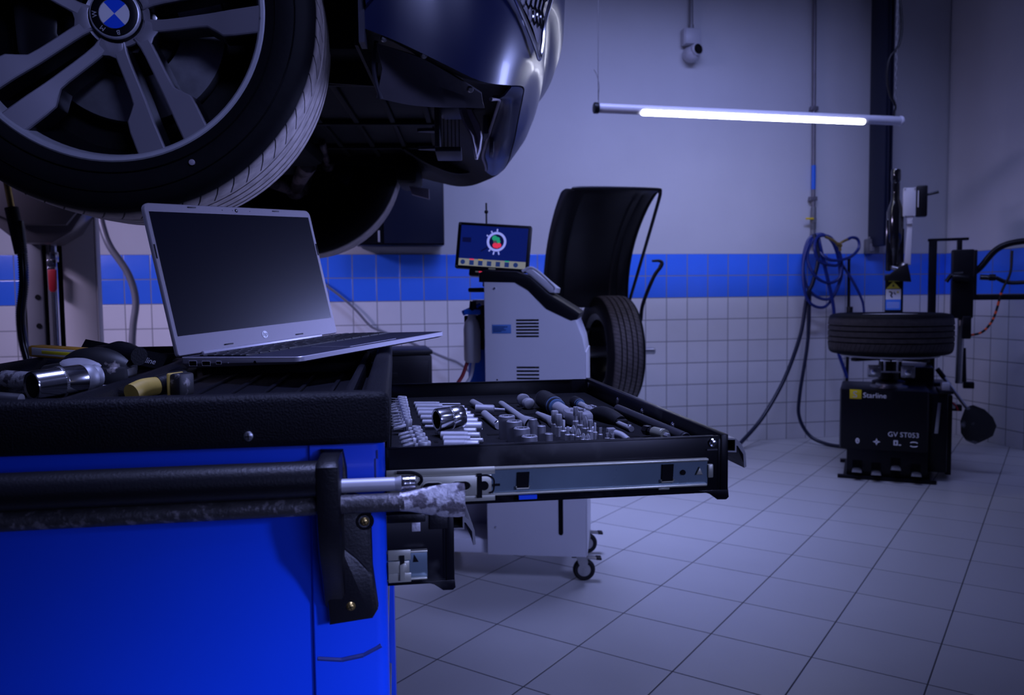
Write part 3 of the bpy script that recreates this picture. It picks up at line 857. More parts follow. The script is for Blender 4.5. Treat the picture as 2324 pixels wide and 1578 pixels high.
for x, w, h in ((.1255, .0125, .0155), (.272, .0125, .0170)):
    mb.prism([(x, .8642), (x+w*.92, .8642), (x+w, .8642+h), (x+w*.06, .8642+h)], .0105, .0126, XZ, 2)
    mb.tube([(x-.001, .0100, .8665), (x-.0005, .0095, .8640), (x+w*.9, .0095, .8640), (x+w*.98, .0100, .8665)], .0008, 6, 1, sub=1)
mb.cyl((.2945, .0105, .8725), (.2945, .0126, .8725), .0026, .0026, 14, 2)
mb.prism([(.3075, .8695), (.3150, .8695), (.3115, .8775)], .0100, .0126, XZ, 1, .0006)
mb.box((.1275, .0120, .8525), (.1455, .0190, .8565), 3)
mb.box((.2700, .0150, .8545), (.2820, .0185, .8575), 1, .001)
o = obj('slide_rail', mb, ['zinc_blue', 'zinc', 'dark_void', 'cap_blue'], d)
mb = MB()
mb.box((.0, .0060, .8545), (.1035, .0075, .8610), 0, .0005); mb.box((.0, .0060, .8815), (.1035, .0075, .8878), 0, .0005)
mb.box((.0, .0035, .8610), (.1000, .0055, .8805), 0, .0008)
mb.box((.0, .0055, .8600), (.1035, .0115, .8612), 0)
mb.box((.0, .0055, .8808), (.1035, .0115, .8815), 0)
for x in (.0400, .0660):
    mb.prism([(x+.0065*cos(R(a)) + (.0070 if abs(a) <= 90 else -.0001), .8708+.0045*sin(R(a))) for a in list(range(-90, 91, 20)) + list(range(91, 270, 20))], .0028, .0036, XZ, 1)
    mb.tube([(x+.0068*cos(R(a)) + (.0070 if a <= 90 or a >= 271 else 0), .0030, .8708+.0048*sin(R(a))) for a in range(0, 360, 24)], .0006, 5, 0, True, 1)
mb.box((.0860, .0025, .8585), (.0905, .0045, .8820), 1); mb.cyl((.0925, .0028, .8700), (.0925, .0045, .8700), .0045, .0045, 16, 1)
mb.tube([(.085, .0028, .8800), (.096, .0026, .8800), (.1015, .0024, .8765), (.1020, .0024, .8700), (.1010, .0026, .8645), (.0975, .0028, .8630)], .0009, 6, 1)
mb.box((.1015, .0035, .8690), (.1080, .0050, .8712), 1)
mb.box((-.001, .0020, .8760), (.0145, .0036, .8815), 1)
mb.tube([(.010, .0025, .8865), (.024, .002, .8860), (.0315, .002, .8825), (.033, .002, .8780), (.030, .0025, .8740)], .0016, 6, 1)
o = obj('outer_rail', mb, ['zinc', 'dark_void'], d)
for y, z in ((.020, .896), (.16, .8935), (.28, .8935), (.40, .8935), (.585, .898)):
    mb = MB()
    if y == .020: mb.cyl((.3285, .0180, .9005), (.3285, .0140, .9005), .0042, .0030, 16, b=.0012); mb.box((.322, .017, .8925), (.333, .019, .8938), 0)
    else: mb.cyl((.3372, y, z), (.3345, y, z), .0058, .0050, 16, b=.0012)
    obj('rivet', mb, 'chrome', d)
d2, x0 = make_drawer(.0640, .7720, .8425)
d2['label'] = 'lower drawer standing slightly open'
mb = MB()
mb.box((-.01, .0130, .7805), (.0375, .0160, .8080), 0, .0008); mb.box((-.01, .0085, .7800), (.0370, .0150, .7820), 1, .0006); mb.box((-.01, .0085, .8065), (.0375, .0150, .8085), 1, .0006)
mb.prism([(.0240, .7965), (.0290, .7965), (.0250, .8035)], .0118, .0131, XZ, 2)
obj('slide_rail', mb, ['zinc_blue', 'zinc', 'dark_void'], d2)
mb = MB()
mb.box((.0, .0055, .8010), (.0215, .0075, .8110), 0, .0006); mb.box((.0, .0055, .7795), (.0215, .0075, .7885), 0, .0006); mb.box((.0, .0040, .7890), (.0200, .0055, .8005), 0, .0006)
mb.box((.0110, .0035, .7965), (.0155, .0048, .8060), 1); mb.prism([(.0108, .7820), (.0150, .7820), (.0158, .7905), (.0185, .7935), (.0165, .7995), (.0110, .7970)], .0022, .0038, XZ, 0, .0006)
obj('outer_rail', mb, ['zinc', 'dark_void'], d2)
mb = MB(); mb.box((.0232, .0180, .8245), (.0315, .0189, .8332), 0, .0002); o = obj('sticker', mb, 'worn_steel', d2); o['label'] = 'small worn pale sticker'
mb = MB(); mb.box((.0, .0165, .8340), (.0365, .0192, .8420), 0, .001); mb.box((.040, .0165, .8260), (.058, .0192, .8420), 0, .001); obj('stop_plate', mb, 'black_plastic', d2)
zt = .7600
for h in (.075, .075, .15, .28):
    mb = MB(); mb.box((-.022, .020, zt-h), (-.012, .600, zt-.006), 0, .003); mb.box((-.36, .025, zt-h+.004), (-.02, .595, zt-h+.007), 0)
    dd = obj('drawer', mb, 'black_paint', cart)
    m2 = MB(); m2.box((-.013, .06, zt-.022), (-.006, .56, zt-.012), 0, .002); obj('handle', m2, 'brushed_steel', dd)
    zt -= h

# ------------------------------------------------------------------ tools stuck through the rail bracket
CW = lambda M=Matrix(): CARTM @ M
mb = MB()
mb.cyl((-.46, 0, -.0005), (.020, 0, .0005), .0088, .0082, 16)
mb.grid([[(x, -t*cos(R(a)) if True else 0, z0 + h*sin(R(a))) for a in range(0, 360, 20)] for x, h, t, z0 in ((.016, .0082, .0082, .0005), (.026, .0092, .0072, .0004), (.040, .0125, .0055, .0002), (.055, .0150, .0040, 0), (.068, .0158, .0030, -.0002), (.0735, .0150, .0026, -.0004), (.0740, .0120, .002, -.0004))], 1, closedu=True)
vs = [v for v in mb.bm.verts if v.co.x > .0739]
mb.bm.faces.new(sorted(vs, key=lambda v: math.atan2(v.co.z, v.co.y))).material_index = 1
o = obj('pry_bar', mb, ['worn_bar', 'worn_steel'], None, CW(TR(-.004, -.047, .8705)))
tag(o, 'rough steel pry bar with a flattened scuffed blade, stuck through the rail bracket', 'pry bar')
ebar = thing('extension_bar', 'smooth chrome extension bar lying just above the pry bar at the cart corner', 'extension bar', CW(TR(-.004, -.035, .8845)))
mb = MB(); mb.cyl((-.10, 0, .0005), (.012, 0, 0), .0062, .0062, 20); mb.cyl((.010, 0, 0), (.018, 0, 0), .0050, .0072, 20)
obj('shaft', mb, 'satin_steel', ebar)
mb = MB(); AXX = ALONG((.017, 0, 0), (1, 0, 0))
mb.lathe([(0, 0), (.0066, 0), (.0072, .001), (.0072, .0035), (.0066, .0040), (.0072, .0045), (.0072, .0080), (.0066, .0085), (.0072, .0090), (.0072, .0130), (.0062, .0140), (.004, .0140), (.004, .010), (0, .010)], AXX, 24)
obj('socket_end', mb, 'chrome', ebar)

# ------------------------------------------------------------------ laptop
LAPM = TR(-.2655, 1.2708, .9660) @ RZ(50.683) @ RX(-1.674) @ RY(-3.022)
lap = thing('laptop', 'open silver laptop with a dark screen, resting on the tray edge of the blue cart', 'laptop', LAPM)
LW, LD = .358, .240
mb = MB()
# base: deck at z=0, tapering towards the front edge
sec = [(0.0, .0, -.0165), (-.09, .0, -.0165), (-.15, .0, -.0150), (-.20, .0, -.0115), (-.236, .0, -.0060)]
def rr_row(z, ins, y0=-LD, y1=0.0, r=.010):
    pts = []
    for cx, cy, a0 in ((LW-r, y1-r, 0), (r, y1-r, 90), (r, y0+r, 180), (LW-r, y0+r, 270)):
        for k in range(5):
            a = R(a0+k*22.5); pts.append(((cx+(r-ins)*cos(a)), (cy+(r-ins)*sin(a))))
    return pts
top = [(x, y, 0) for x, y in rr_row(0, .0008)]
top2 = [(x, y, -.0010) for x, y in rr_row(0, 0)]
mid = [(x, y, lerp(-.0068, -.0095, min(1, max(0, (y+LD)/.10)))) for x, y in rr_row(0, .0)]
bot = [(x*0.985+.0027, lerp(-LD+.006, -.003, (y+LD)/LD), lerp(-.0095, -.0165, min(1, max(0, (y+LD)/.11))**.8)) for x, y in rr_row(0, .002)]
mb.grid([[(x, y, 0) for x, y in rr_row(0, .003)], top, top2, mid, bot], 1, closedu=True, mif=lambda i, k: (0 if i < 1 else (2 if i < 3 else 1)))
n = len(top)
bmv = list(mb.bm.verts)
mb.bm.faces.new(bmv[:n][::-1]).material_index = 0
mb.bm.faces.new(bmv[-n:]).material_index = 1
bmesh.ops.recalc_face_normals(mb.bm, faces=mb.bm.faces)
base = obj('base', mb, ['laptop_deck', 'laptop_silver', 'laptop_edge'], lap)
mb = MB()
mb.box((.010, -.128, -.0004), (LW-.010, -.020, .0004), 0)
rowsy = [(-.029, .010, 14), (-.045, .017, 14), (-.063, .017, 14), (-.081, .017, 13), (-.099, .017, 12)]
for y, h, n in rowsy:
    w = (LW-.024)/n
    for k in range(n): mb.box((.012+k*w+.001, y-h+.001, .0003), (.012+(k+1)*w-.001, y-.001, .0020), 0, .0004, seg=1)
x = .012
for w in (.026, .020, .020, .020, .108, .020, .020, .024, .024, .024, .026):
    mb.box((x+.001, -.1265, .0003), (x+w-.001, -.1170, .0020), 0, .0004, seg=1); x += w
obj('keyboard', mb, 'key_black', base)
mb = MB(); mb.box((.122, -.225, -.0003), (.236, -.150, .0002), 0); mb.box((.122, -.2255, -.0003), (.236, -.2245, .0005), 1); mb.box((.1215, -.2255, -.0003), (.1225, -.1495, .0005), 1)
obj('touchpad', mb, ['laptop_deck', 'laptop_edge'], base)
mb = MB()
for y, w, z0, z1 in ((-.030, .016, -.0130, -.0055), (-.058, .017, -.0125, -.0060), (-.084, .010, -.0105, -.0062)):
    mb.prism([(y-w/2+.001, z0), (y+w/2-.001, z0), (y+w/2, z0+.002), (y+w/2, z1), (y-w/2, z1), (y-w/2, z0+.002)], -.0004, .002, YZ, 0)
    mb.tube([(-.0003, y-w/2, z0), (-.0003, y+w/2, z0), (-.0003, y+w/2, z1), (-.0003, y-w/2, z1)], .0004, 4, 1, True, 1)
mb.cyl((-.0005, -.156, -.0075), (.002, -.156, -.0075), .0022, .0022, 14, 0)
mb.cyl((-.0006, -.103, -.0085), (.002, -.103, -.0085), .0008, .0008, 8, 1)
obj('ports', mb, ['dark_void', 'laptop_edge'], base)
mb = MB(); mb.box((.045, -.002, -.006), (LW-.045, .006, .004), 0, .002); obj('hinge', mb, 'laptop_edge', base)
LH, LEAN = .236, 10.7
LIDM = TR(0, .002, .001) @ RX(-LEAN)
mb = MB()
def lid_pts(ins, y, r=.011):
    pts = []
    for cx, cz, a0 in ((LW-r, LH-r, 0), (r, LH-r, 90), (.004, .004, 180), (LW-.004, .004, 270)):
        rad = r if a0 < 180 else .004
        for k in range(5):
            a = R(a0+k*22.5); pts.append((cx+(rad-ins)*cos(a), y, cz+(rad-ins)*sin(a)))
    return pts
ln = [lid_pts(.0012, -.0008), lid_pts(0, .0004), lid_pts(0, .0055), lid_pts(.0020, .0068)]
mb.grid(ln, 0, closedu=True, mif=lambda i, k: 1 if i >= 1 else 0)
bmv = list(mb.bm.verts); n = len(ln[0])
mb.bm.faces.new(bmv[:n]).material_index = 0; mb.bm.faces.new(bmv[-n:][::-1]).material_index = 0
bmesh.ops.recalc_face_normals(mb.bm, faces=mb.bm.faces)
lid = obj('lid', mb, ['laptop_silver', 'laptop_edge'], lap, LIDM)
mb = MB(); mb.box((.0075, -.0012, .0300), (LW-.0075, .001, LH-.0135), 0); obj('screen', mb, 'screen_off', lid)
mb = MB()
for x0, x1, z0, z1 in ((.080, .096, LH-.0055, LH-.0035), (LW-.096, LW-.080, LH-.0055, LH-.0035), (.090, .108, .0070, .0090), (LW-.108, LW-.090, .0070, .0090), (.0022, .0042, .150, .172), (LW-.0042, LW-.0022, .150, .172)):
    mb.box((x0, -.0021, z0), (x1, .0, z1), 0, .0006)
obj('bumper_pad', mb, 'black_plastic', lid)
mb = MB(); mb.cyl((LW/2, -.0012, LH-.0066), (LW/2, .0, LH-.0066), .0030, .0030, 20, 0); mb.cyl((LW/2, -.0016, LH-.0066), (LW/2, -.0010, LH-.0066), .0014, .0014, 14, 1)
for dx in (-.030, -.008, .030): mb.cyl((LW/2+dx, -.0011, LH-.0066), (LW/2+dx, 0, LH-.0066), .0007, .0007, 8, 0)
obj('webcam', mb, ['dark_void', 'brushed_steel'], lid)
mb = MB(); mb.cyl((LW/2, -.0014, .0155), (LW/2, .0, .0155), .0062, .0062, 32, 0)
MT = TR(LW/2-.0052, -.0016, .0130) @ RX(90) @ Matrix(((1, .22, 0, 0), (0, 1, 0, 0), (0, 0, 1, 0), (0, 0, 0, 1)))
mb.text('hp', .0105, MT, 1, .02)
obj('logo', mb, ['white_print', 'laptop_silver'], lid)

# ------------------------------------------------------------------ foam insert and the tools in the top drawer
FZ = .885
fo = thing('foam_insert', 'black foam tool insert with cut-outs filling the open top drawer', 'foam insert', CARTM)
mb = MB(); mb.box((.0035, .0235, .852), (.332, .588, FZ), 0, .002)
obj('foam_block', mb, 'foam', fo)
def recess(pts, deep=True):
    mb = MB(); mb.prism(pts, FZ-.0002, FZ+.0005, None, 0)
    o = obj('cut_out', mb, 'dark_void', fo)
def rrect(x0, y0, x1, y1): return [(x0, y0), (x1, y0), (x1, y1), (x0, y1)]
for a in ((.108, .462, .150, .474), (.126, .440, .146, .472), (.150, .395, .190, .404), (.135, .300, .170, .318), (.160, .435, .178, .475), (.182, .470, .215, .485), (.190, .350, .222, .362), (.196, .325, .212, .352),
          (.118, .195, .142, .204), (.150, .205, .180, .216), (.205, .198, .262, .214), (.258, .148, .292, .160), (.262, .225, .286, .240), (.205, .430, .222, .452), (.262, .435, .285, .470), (.225, .255, .236, .300)):
    recess(rrect(*a))
for i in range(7):
    for j in range(3):
        x, y = .055+.018*j+.004*(i % 2), .045+.060*i
        recess(rrect(x-.0022, y-.006, x+.0022, y+.006))
mb = MB()
for x, y in ((.126, .395), (.178, .418), (.155, .178)): mb.box((x, y, FZ), (x+.004, y+.010, FZ+.0006), 0)
obj('blue_underlay', mb, 'foam_blue', fo)

ORD = ['first', 'second', 'third', 'fourth', 'fifth', 'sixth', 'seventh', 'eighth', 'ninth', 'tenth', 'eleventh', 'twelfth', 'thirteenth', 'fourteenth', 'fifteenth', 'sixteenth', 'seventeenth']
# combination wrenches standing in a slot row along the cart side
def wrench(R0, H, L):
    t = []
    mb = MB()
    mb.lathe([(R0*.62, 0), (R0*.90, 0), (R0, .0012), (R0, H-.0012), (R0*.90, H), (R0*.66, H), (R0*.62, H-.0015)], TR(0, 0, -H), 20, 0, closed=True)
    for k in range(12): mb.cbox((R0*.60*cos(k*pi/6), R0*.60*sin(k*pi/6), -H/2), (.0012, .0012, H*.9), 0, 0)
    m3 = MB(); m3.prism([(-R0*.8, -.0018), (-R0-.003, -.0022), (-L+.006, -.0022), (-L+.006, .0022), (-R0-.003, .0022), (-R0*.8, .0018)], -H*.92, -H*.25, None, 0, .0008)
    jp = [(-L+.008, -.0035), (-L+.002, -.0052), (-L-.004, -.0050), (-L-.008, -.0040), (-L-.004, -.0022), (-L, -.0020), (-L, .0020), (-L-.004, .0022), (-L-.008, .0040), (-L-.004, .0050), (-L+.002, .0052), (-L+.008, .0035)]
    m4 = MB(); m4.prism(jp, -.0035, 0, RY(-18) @ TR(0, 0, -H*.5), 0, .0006)
    return mb, m3, m4
ups = [(.0196, .452, .0070, .026), (.0203, .424, .0068, .025), (.0209, .396, .0066, .024), (.0213, .368, .0063, .023), (.0225, .331, .0060, .022), (.0230, .303, .0056, .021), (.0232, .276, .0052, .020), (.0238, .250, .0050, .019), (.0250, .224, .0046, .017)]
los = [(.0340, .207, .0056, .013), (.0352, .184, .0059, .013), (.0368, .158, .0062, .013), (.0382, .132, .0065, .013), (.0398, .104, .0070, .013)]
for i, (x, y, r, h) in enumerate(ups + los):
    up = i < len(ups)
    lab = ('tall ring-ended wrench standing beside the cart, %s from the far drawer wall' % ORD[i]) if up else ('short ring-ended wrench by the cart, %s of five towards the near drawer wall' % ORD[i-len(ups)])
    t = thing('combination_wrench', lab, 'wrench', CW(TR(x, y, FZ + (.019 if up else .0125)) @ RY(4)), 'wrenches standing in the drawer foam')
    a, b, c = wrench(r, h*.55, .0125 if up else .0155)
    if up:
        b2 = MB(); b2.lathe([(r*.86, -h), (r*.93, -h*.5)], None, 16)
    obj('ring_end', a, 'satin_steel', t); obj('shank', b, 'satin_steel', t); obj('open_end', c, 'satin_steel', t)
    if up: obj('neck', b2, 'satin_steel', t)

# deep sockets and driver pieces lying in rows across the drawer
deep = [(.0373, .4758, .0756, .4668, .1072, .4594, .0040, .0016), (.0387, .4389, .0783, .4298, .1101, .4224, .0058, .0030), (.0400, .4000, .0794, .3910, .1107, .3839, .0058, .0044), (.0407, .3637, .0772, .3554, .1125, .3474, .0062, .0050),
        (.0428, .3277, .0772, .3200, .1134, .3119, .0050, .0062), (.0437, .2900, .0768, .2827, .1149, .2743, .0042, .0066), (.0454, .2534, .0784, .2462, .1162, .2380, .0026, .0068),
        (.0604, .2163, .0913, .2097, .1060, .2065, .0058, .0044), (.0615, .1844, .0933, .1777, .1070, .1747, .0055, .0044), (.0626, .1545, .0933, .1480, .1075, .1450, .0056, .0026), (.0618, .1268, .0873, .1214, .1000, .1193, .0058, .0050)]
for i, (xa, ya, xm, ym, xb, yb, r0, r1) in enumerate(deep):
    a, m, b = Vector((xa, ya, 0)), Vector((xm, ym, 0)), Vector((xb, yb, 0))
    L0, L1 = (m-a).length, (b-a).length
    t = thing('deep_socket', 'satin stepped deep socket lying in the foam, %s row from the far drawer wall' % ORD[i], 'socket', CW(ALONG((xa, ya, FZ + .0035), b-a)), 'deep sockets lying in the drawer foam')
    mb = MB(); rm = max(r0, r1)
    mb.lathe([(0, 0), (r0-.0008, 0), (r0, .0008), (r0, L0*.88), (r0*.98, L0*.88)] + ([(r0*.94, L0*.9), (r0*.94, L0*.96)] if r0 > r1 else [(r0, L0*.95)]) + [(max(r0, r1)*.9, L0)], None, 20)
    obj('drive_end', mb, 'tool_steel', t)
    mb = MB()
    mb.lathe([(min(r0, r1)*.9, L0*.94), (r1, L0), (r1, L1-.0010), (r1-.0010, L1), (r1*.6, L1), (r1*.6, L1-.004), (0, L1-.004)], None, 20)
    for k in range(5): mb.lathe([(r1*1.005, L1*.80+k*.0012), (r1*1.012, L1*.80+k*.0012+.0003), (r1*1.005, L1*.80+k*.0012+.0006)], None, 20)
    obj('socket_end', mb, 'satin_steel', t)

# big chrome socket lying on top
big = thing('impact_socket', 'big chrome socket lying open-end first across the rows of deep sockets', 'socket', CW(ALONG((.0570, .196, FZ+.0205), (.0300, .0120, .0020))))
mb = MB()
mb.lathe([(.0098, .004), (.0105, .0005), (.0126, 0), (.0136, .0010), (.0138, .0030), (.0135, .0130), (.0130, .0170)], None, 36)
mb.lathe([(.0130, .0170), (.0123, .0176), (.0123, .0183), (.0133, .0188), (.0136, .0192), (.0136, .0335), (.0128, .0348), (.0070, .0348), (.0070, .0260), (0, .0260)], None, 36)
obj('barrel', mb, 'chrome', big)
mb = MB(); mb.lathe([(.0105, .0005), (.0092, .003), (.0092, .0160), (0, .0160)], None, 12); obj('bore', mb, 'dark_void', big)
mb = MB()
for k in range(48):
    mb.cbox((.01335*cos(k*pi/24), .01335*sin(k*pi/24), .0188), (.0008, .0008, .0016), 0, 0)
obj('knurled_ring', mb, 'brushed_steel', big)

def rod(name, label, cat, pts, mats='satin_steel', extra=None, group=None):
    """A turned tool: list of (x, y, z offset, radius)."""
    p0 = Vector((pts[0][0], pts[0][1], FZ+pts[0][2])); p1 = Vector((pts[-1][0], pts[-1][1], FZ+pts[-1][2]))
    d = (p1-p0).normalized(); prof = [(0, 0)]
    for x, y, z, r in pts: prof.append((r, (Vector((x, y, FZ+z))-p0).dot(d)))
    prof.append((0, prof[-1][1]))
    t = thing(name, label, cat, CW(ALONG(p0, p1-p0)), group)
    mb = MB(); mb.lathe(prof, None, 18); obj('shaft', mb, mats, t)
    return t, (p1-p0).length
E3 = 'extension bars in the drawer foam'
t, L = rod('extension_bar', 'short extension bar with a ball tip near the far drawer wall', 'extension bar', [(.1252, .4569, .006, .0040), (.1256, .4550, .006, .0052), (.1310, .4100, .006, .0052), (.1334, .3923, .006, .0052)], group=E3)
mb = MB(); mb.ball((0, 0, .002), .0040); obj('drive_tip', mb, 'chrome', t)
t, L = rod('extension_bar', 'stubby extension bar lying behind the four standing sockets', 'extension bar', [(.1295, .3366, .006, .0040), (.1297, .332, .006, .0052), (.1350, .255, .006, .0052), (.1362, .2336, .005, .0046)], group=E3)
mb = MB(); mb.ball((0, .002, L-.006), .0042); obj('drive_tip', mb, 'chrome', t)
t, L = rod('extension_bar', 'long slim extension bar with a flared end across the middle of the foam', 'extension bar', [(.1660, .4380, .006, .0036), (.1662, .4300, .006, .0044), (.1715, .3050, .006, .0044), (.1728, .2830, .006, .0050), (.1735, .2680, .007, .0066), (.1772, .2480, .006, .0086), (.1790, .2280, .004, .0108)], group=E3)
mb = MB(); mb.lathe([(.0108, L), (.0085, L+.0006), (.0075, L-.008), (0, L-.008)], None, 24); obj('flared_end', mb, 'dark_void', t)
t, L = rod('extension_bar', 'small flared extension bar beside the big ratchet handle', 'extension bar', [(.2010, .3204, .006, .0030), (.2030, .2950, .006, .0042), (.2055, .2683, .006, .0050), (.2080, .2600, .006, .0070), (.2120, .2450, .005, .0098), (.2135, .2330, .004, .0105)], group=E3)
mb = MB(); mb.lathe([(.0105, L), (.0088, L+.0006), (.0075, L-.006), (0, L-.006)], None, 24); obj('flared_end', mb, 'dark_void', t)
t, L = rod('drive_adapter', 'thick drive adapter with a thin tip lying crosswise over a slot', 'adapter', [(.1203, .3599, .010, .0062), (.1445, .3565, .010, .0064), (.1462, .3560, .010, .0056), (.1470, .3555, .010, .0024), (.1602, .3500, .008, .0022)], 'tool_steel')
uj = thing('universal_joint', 'swivel universal joint with a round silver knob near the far drawer wall', 'universal joint', CW(TR(.2000, .425, FZ+.009)))
mb = MB(); mb.cyl((-.001, .022, .002), (0, .004, .001), .0080, .0098, 20, b=.003); obj('knob', mb, 'tool_steel', uj)
mb = MB(); mb.ball((.004, -.010, -.001), .0098, 0, (1, 1.1, .8)); mb.cyl((.003, -.026, -.001), (.003, -.012, -.001), .0075, .0085, 18, b=.002); obj('yoke', mb, 'satin_steel', uj)

def ratchet(name, label, p0, p1, p2, p3, rh, zz):
    t = thing(name, label, 'ratchet', CARTM.copy(), 'ratchet handles in the drawer foam')
    A, B, C, D = [Vector((x, y, FZ+zz)) for x, y in (p0, p1, p2, p3)]
    mb = MB(); L = (B-A).length
    prof = [(0, 0), (rh*.72, .002), (rh*.96, .010), (rh, .022)]
    nr = 12
    for k in range(nr):
        h = .020 + (L*.75-.020)*k/nr
        prof += [(rh*1.0, h), (rh*1.0, h+.0022), (rh*.93, h+.0028), (rh*.93, h+.0042)]
    prof += [(rh*.98, L*.80), (rh*.90, L), (0, L)]
    mb.lathe(prof, ALONG(A, B-A), 24); obj('grip', mb, 'rubber', t)
    mb = MB(); mb.cyl(A.lerp(B, .86), A.lerp(B, 1.04), rh*.97, rh*.84, 24, b=.001); obj('collar', mb, 'collar_blue', t)
    mb = MB(); mb.cyl(B, C, rh*.62, rh*.50, 20); obj('neck', mb, 'satin_steel', t)
    mb = MB(); d = (D-C).normalized(); s = Vector((-d.y, d.x, 0))
    w = rh*1.25; LL = (D-C).length
    pts = [(-.002, rh*.5), (LL*.25, w*.8), (LL*.55, w), (LL*.85, w*.7), (LL, 0), (LL*.85, -w*.7), (LL*.55, -w), (LL*.25, -w*.8), (-.002, -rh*.5)]
    M = Matrix((d, s, Vector((0, 0, 1)))).transposed().to_4x4(); M.translation = C
    mb.prism(pts, -rh*.7, rh*.55, M, 0, rh*.30)
    mb.cyl(M @ Vector((LL*.55, 0, rh*.5)), M @ Vector((LL*.55, 0, rh*.72)), w*.62, w*.56, 20, b=.0006)
    mb.box((LL*.42, -w*.2, rh*.70), (LL*.72, w*.2, rh*.88), 0, .0008, M)
    obj('head', mb, 'tool_steel', t)
    return t
ratchet('ratchet_handle', 'large ratchet with a ribbed black grip lying diagonally over the foam', (.2259, .4223), (.2279, .3180), (.2311, .2600), (.2415, .2000), .0135, .014)
ratchet('ratchet_handle', 'small ratchet with a short dark grip near the far corner of the foam', (.2786, .4433), (.2778, .3919), (.2795, .3560), (.2825, .3150), .0085, .006)
mb = MB(); mb.tube([(.2735, .306, FZ+.002), (.2800, .285, FZ+.0085), (.2865, .258, FZ+.0085), (.2930, .232, FZ+.004)], lambda t: .0085+.0015*sin(pi*t), 14)
mb.box((.2860, .226, FZ+.0005), (.3010, .238, FZ+.0085), 0, .002)
tag(obj('rubber_grip', mb, 'rubber', None, CARTM.copy(), ), 'black curved rubber grip lying beside the small ratchet', 'grip')
t, L = rod('breaker_bar', 'long dark round bar lying along the drawer front panel', 'bar', [(.3165, .3300, .008, .0050), (.3167, .3290, .008, .0058), (.3262, .0900, .008, .0058), (.3264, .0885, .008, .0050)], 'bar_dark')
mb = MB(); mb.lathe([(.0059, L*.98), (.0061, L*.985), (.0059, L*.99)], None, 18); obj('end_ring', mb, 'black_plastic', t)
bh = thing('bit_holder', 'steel bit holder with a black hex end lying before the long bar', 'bit holder', CW(ALONG((.2990, .1500, FZ+.008), (.0130, -.0440, 0))))
mb = MB(); mb.cyl((0, 0, 0), (0, 0, .009), .0060, .0060, 6); mb.cyl((0, 0, .009), (0, 0, .020), .0044, .0044, 18); obj('hex_end', mb, 'black_gloss', bh)
mb = MB(); mb.lathe([(.0044, .0175), (.0062, .0180), (.0062, .0330), (.0066, .0335), (.0066, .0355), (.0062, .0360), (.0062, .0400), (.0030, .0402)], None, 24); obj('sleeve', mb, 'zinc', bh)
mb = MB(); mb.cyl((0, 0, .040), (0, 0, .047), .0030, .0026, 6); obj('drive_tip', mb, 'satin_steel', bh)
t, L = rod('drive_pin', 'slim steel pin lying in an oval cut-out beside the black grip', 'pin', [(.2883, .2359, .004, .0020), (.2885, .2350, .004, .0030), (.2912, .1930, .004, .0032), (.2919, .1814, .004, .0036)])
mb = MB(); mb.cbox((0, .003, L-.006), (.004, .003, .004), 0, .0005); obj('drive_tip', mb, 'chrome', t)
ja = thing('hinge_joint', 'small square-drive joint on a curved arm near the end of the bit row', 'joint', CW(TR(.2565, .1400, FZ+.006)))
mb = MB(); mb.cbox((-.001, .002, .002), (.0095, .009, .010), 0, .0012); mb.cyl((-.001, -.003, .003), (-.001, -.0015, .003), .0030, .0030, 14, 0); obj('drive_square', mb, 'tool_steel', ja)
mb = MB(); mb.tube([(.002, .002, .001), (.008, -.010, 0), (.012, -.024, -.003)], lambda t: .0046-.0012*t, 12); obj('arm', mb, 'satin_steel', ja)
mb = MB(); mb.box((.2147, .2010, FZ-.002), (.2530, .2080, FZ+.0045), 0, .001)
tag(obj('steel_strip', mb, 'white_shade', None, CARTM.copy()), 'pale flat steel strip lying behind the standing bits', 'strip')

# standing sockets
stand = [(.1384, .1720, .0096, .0270), (.1440, .1500, .0090, .0240), (.1495, .1300, .0092, .0190), (.1545, .1080, .0088, .0135), (.1714, .1840, .0052, .0205), (.1768, .1560, .0048, .0165), (.1822, .1400, .0046, .0100)]
slab = ['tallest wide socket standing in the foam, farthest of the wide four', 'wide socket standing next to the tallest one', 'third wide standing socket counting towards the near drawer wall', 'lowest wide socket nearest the near drawer wall',
        'tallest of the three narrow standing sockets', 'middle-height narrow standing socket', 'shortest narrow standing socket beside the bit rows']
for (x, y, r, h), lab in zip(stand, slab):
    t = thing('socket', lab, 'socket', CW(TR(x, y, FZ)), 'sockets standing in the drawer foam')
    mb = MB(); mb.lathe([(0, -.004), (r*.97, -.004), (r, h*.15), (r, h-.0010), (r-.0010, h), (r*.74, h), (r*.70, h-.0012)], None, 28)
    obj('barrel', mb, 'tool_steel', t)
    mb = MB(); mb.lathe([(r*.70, h-.0012), (r*.70, h*.45), (0, h*.45)], None, 12)
    for k in range(6): mb.cbox((r*.68*cos(k*pi/3), r*.68*sin(k*pi/3), h*.75), (r*.12, r*.12, h*.46), 1, 0)
    obj('bore', mb, ['dark_void', 'satin_steel'], t)

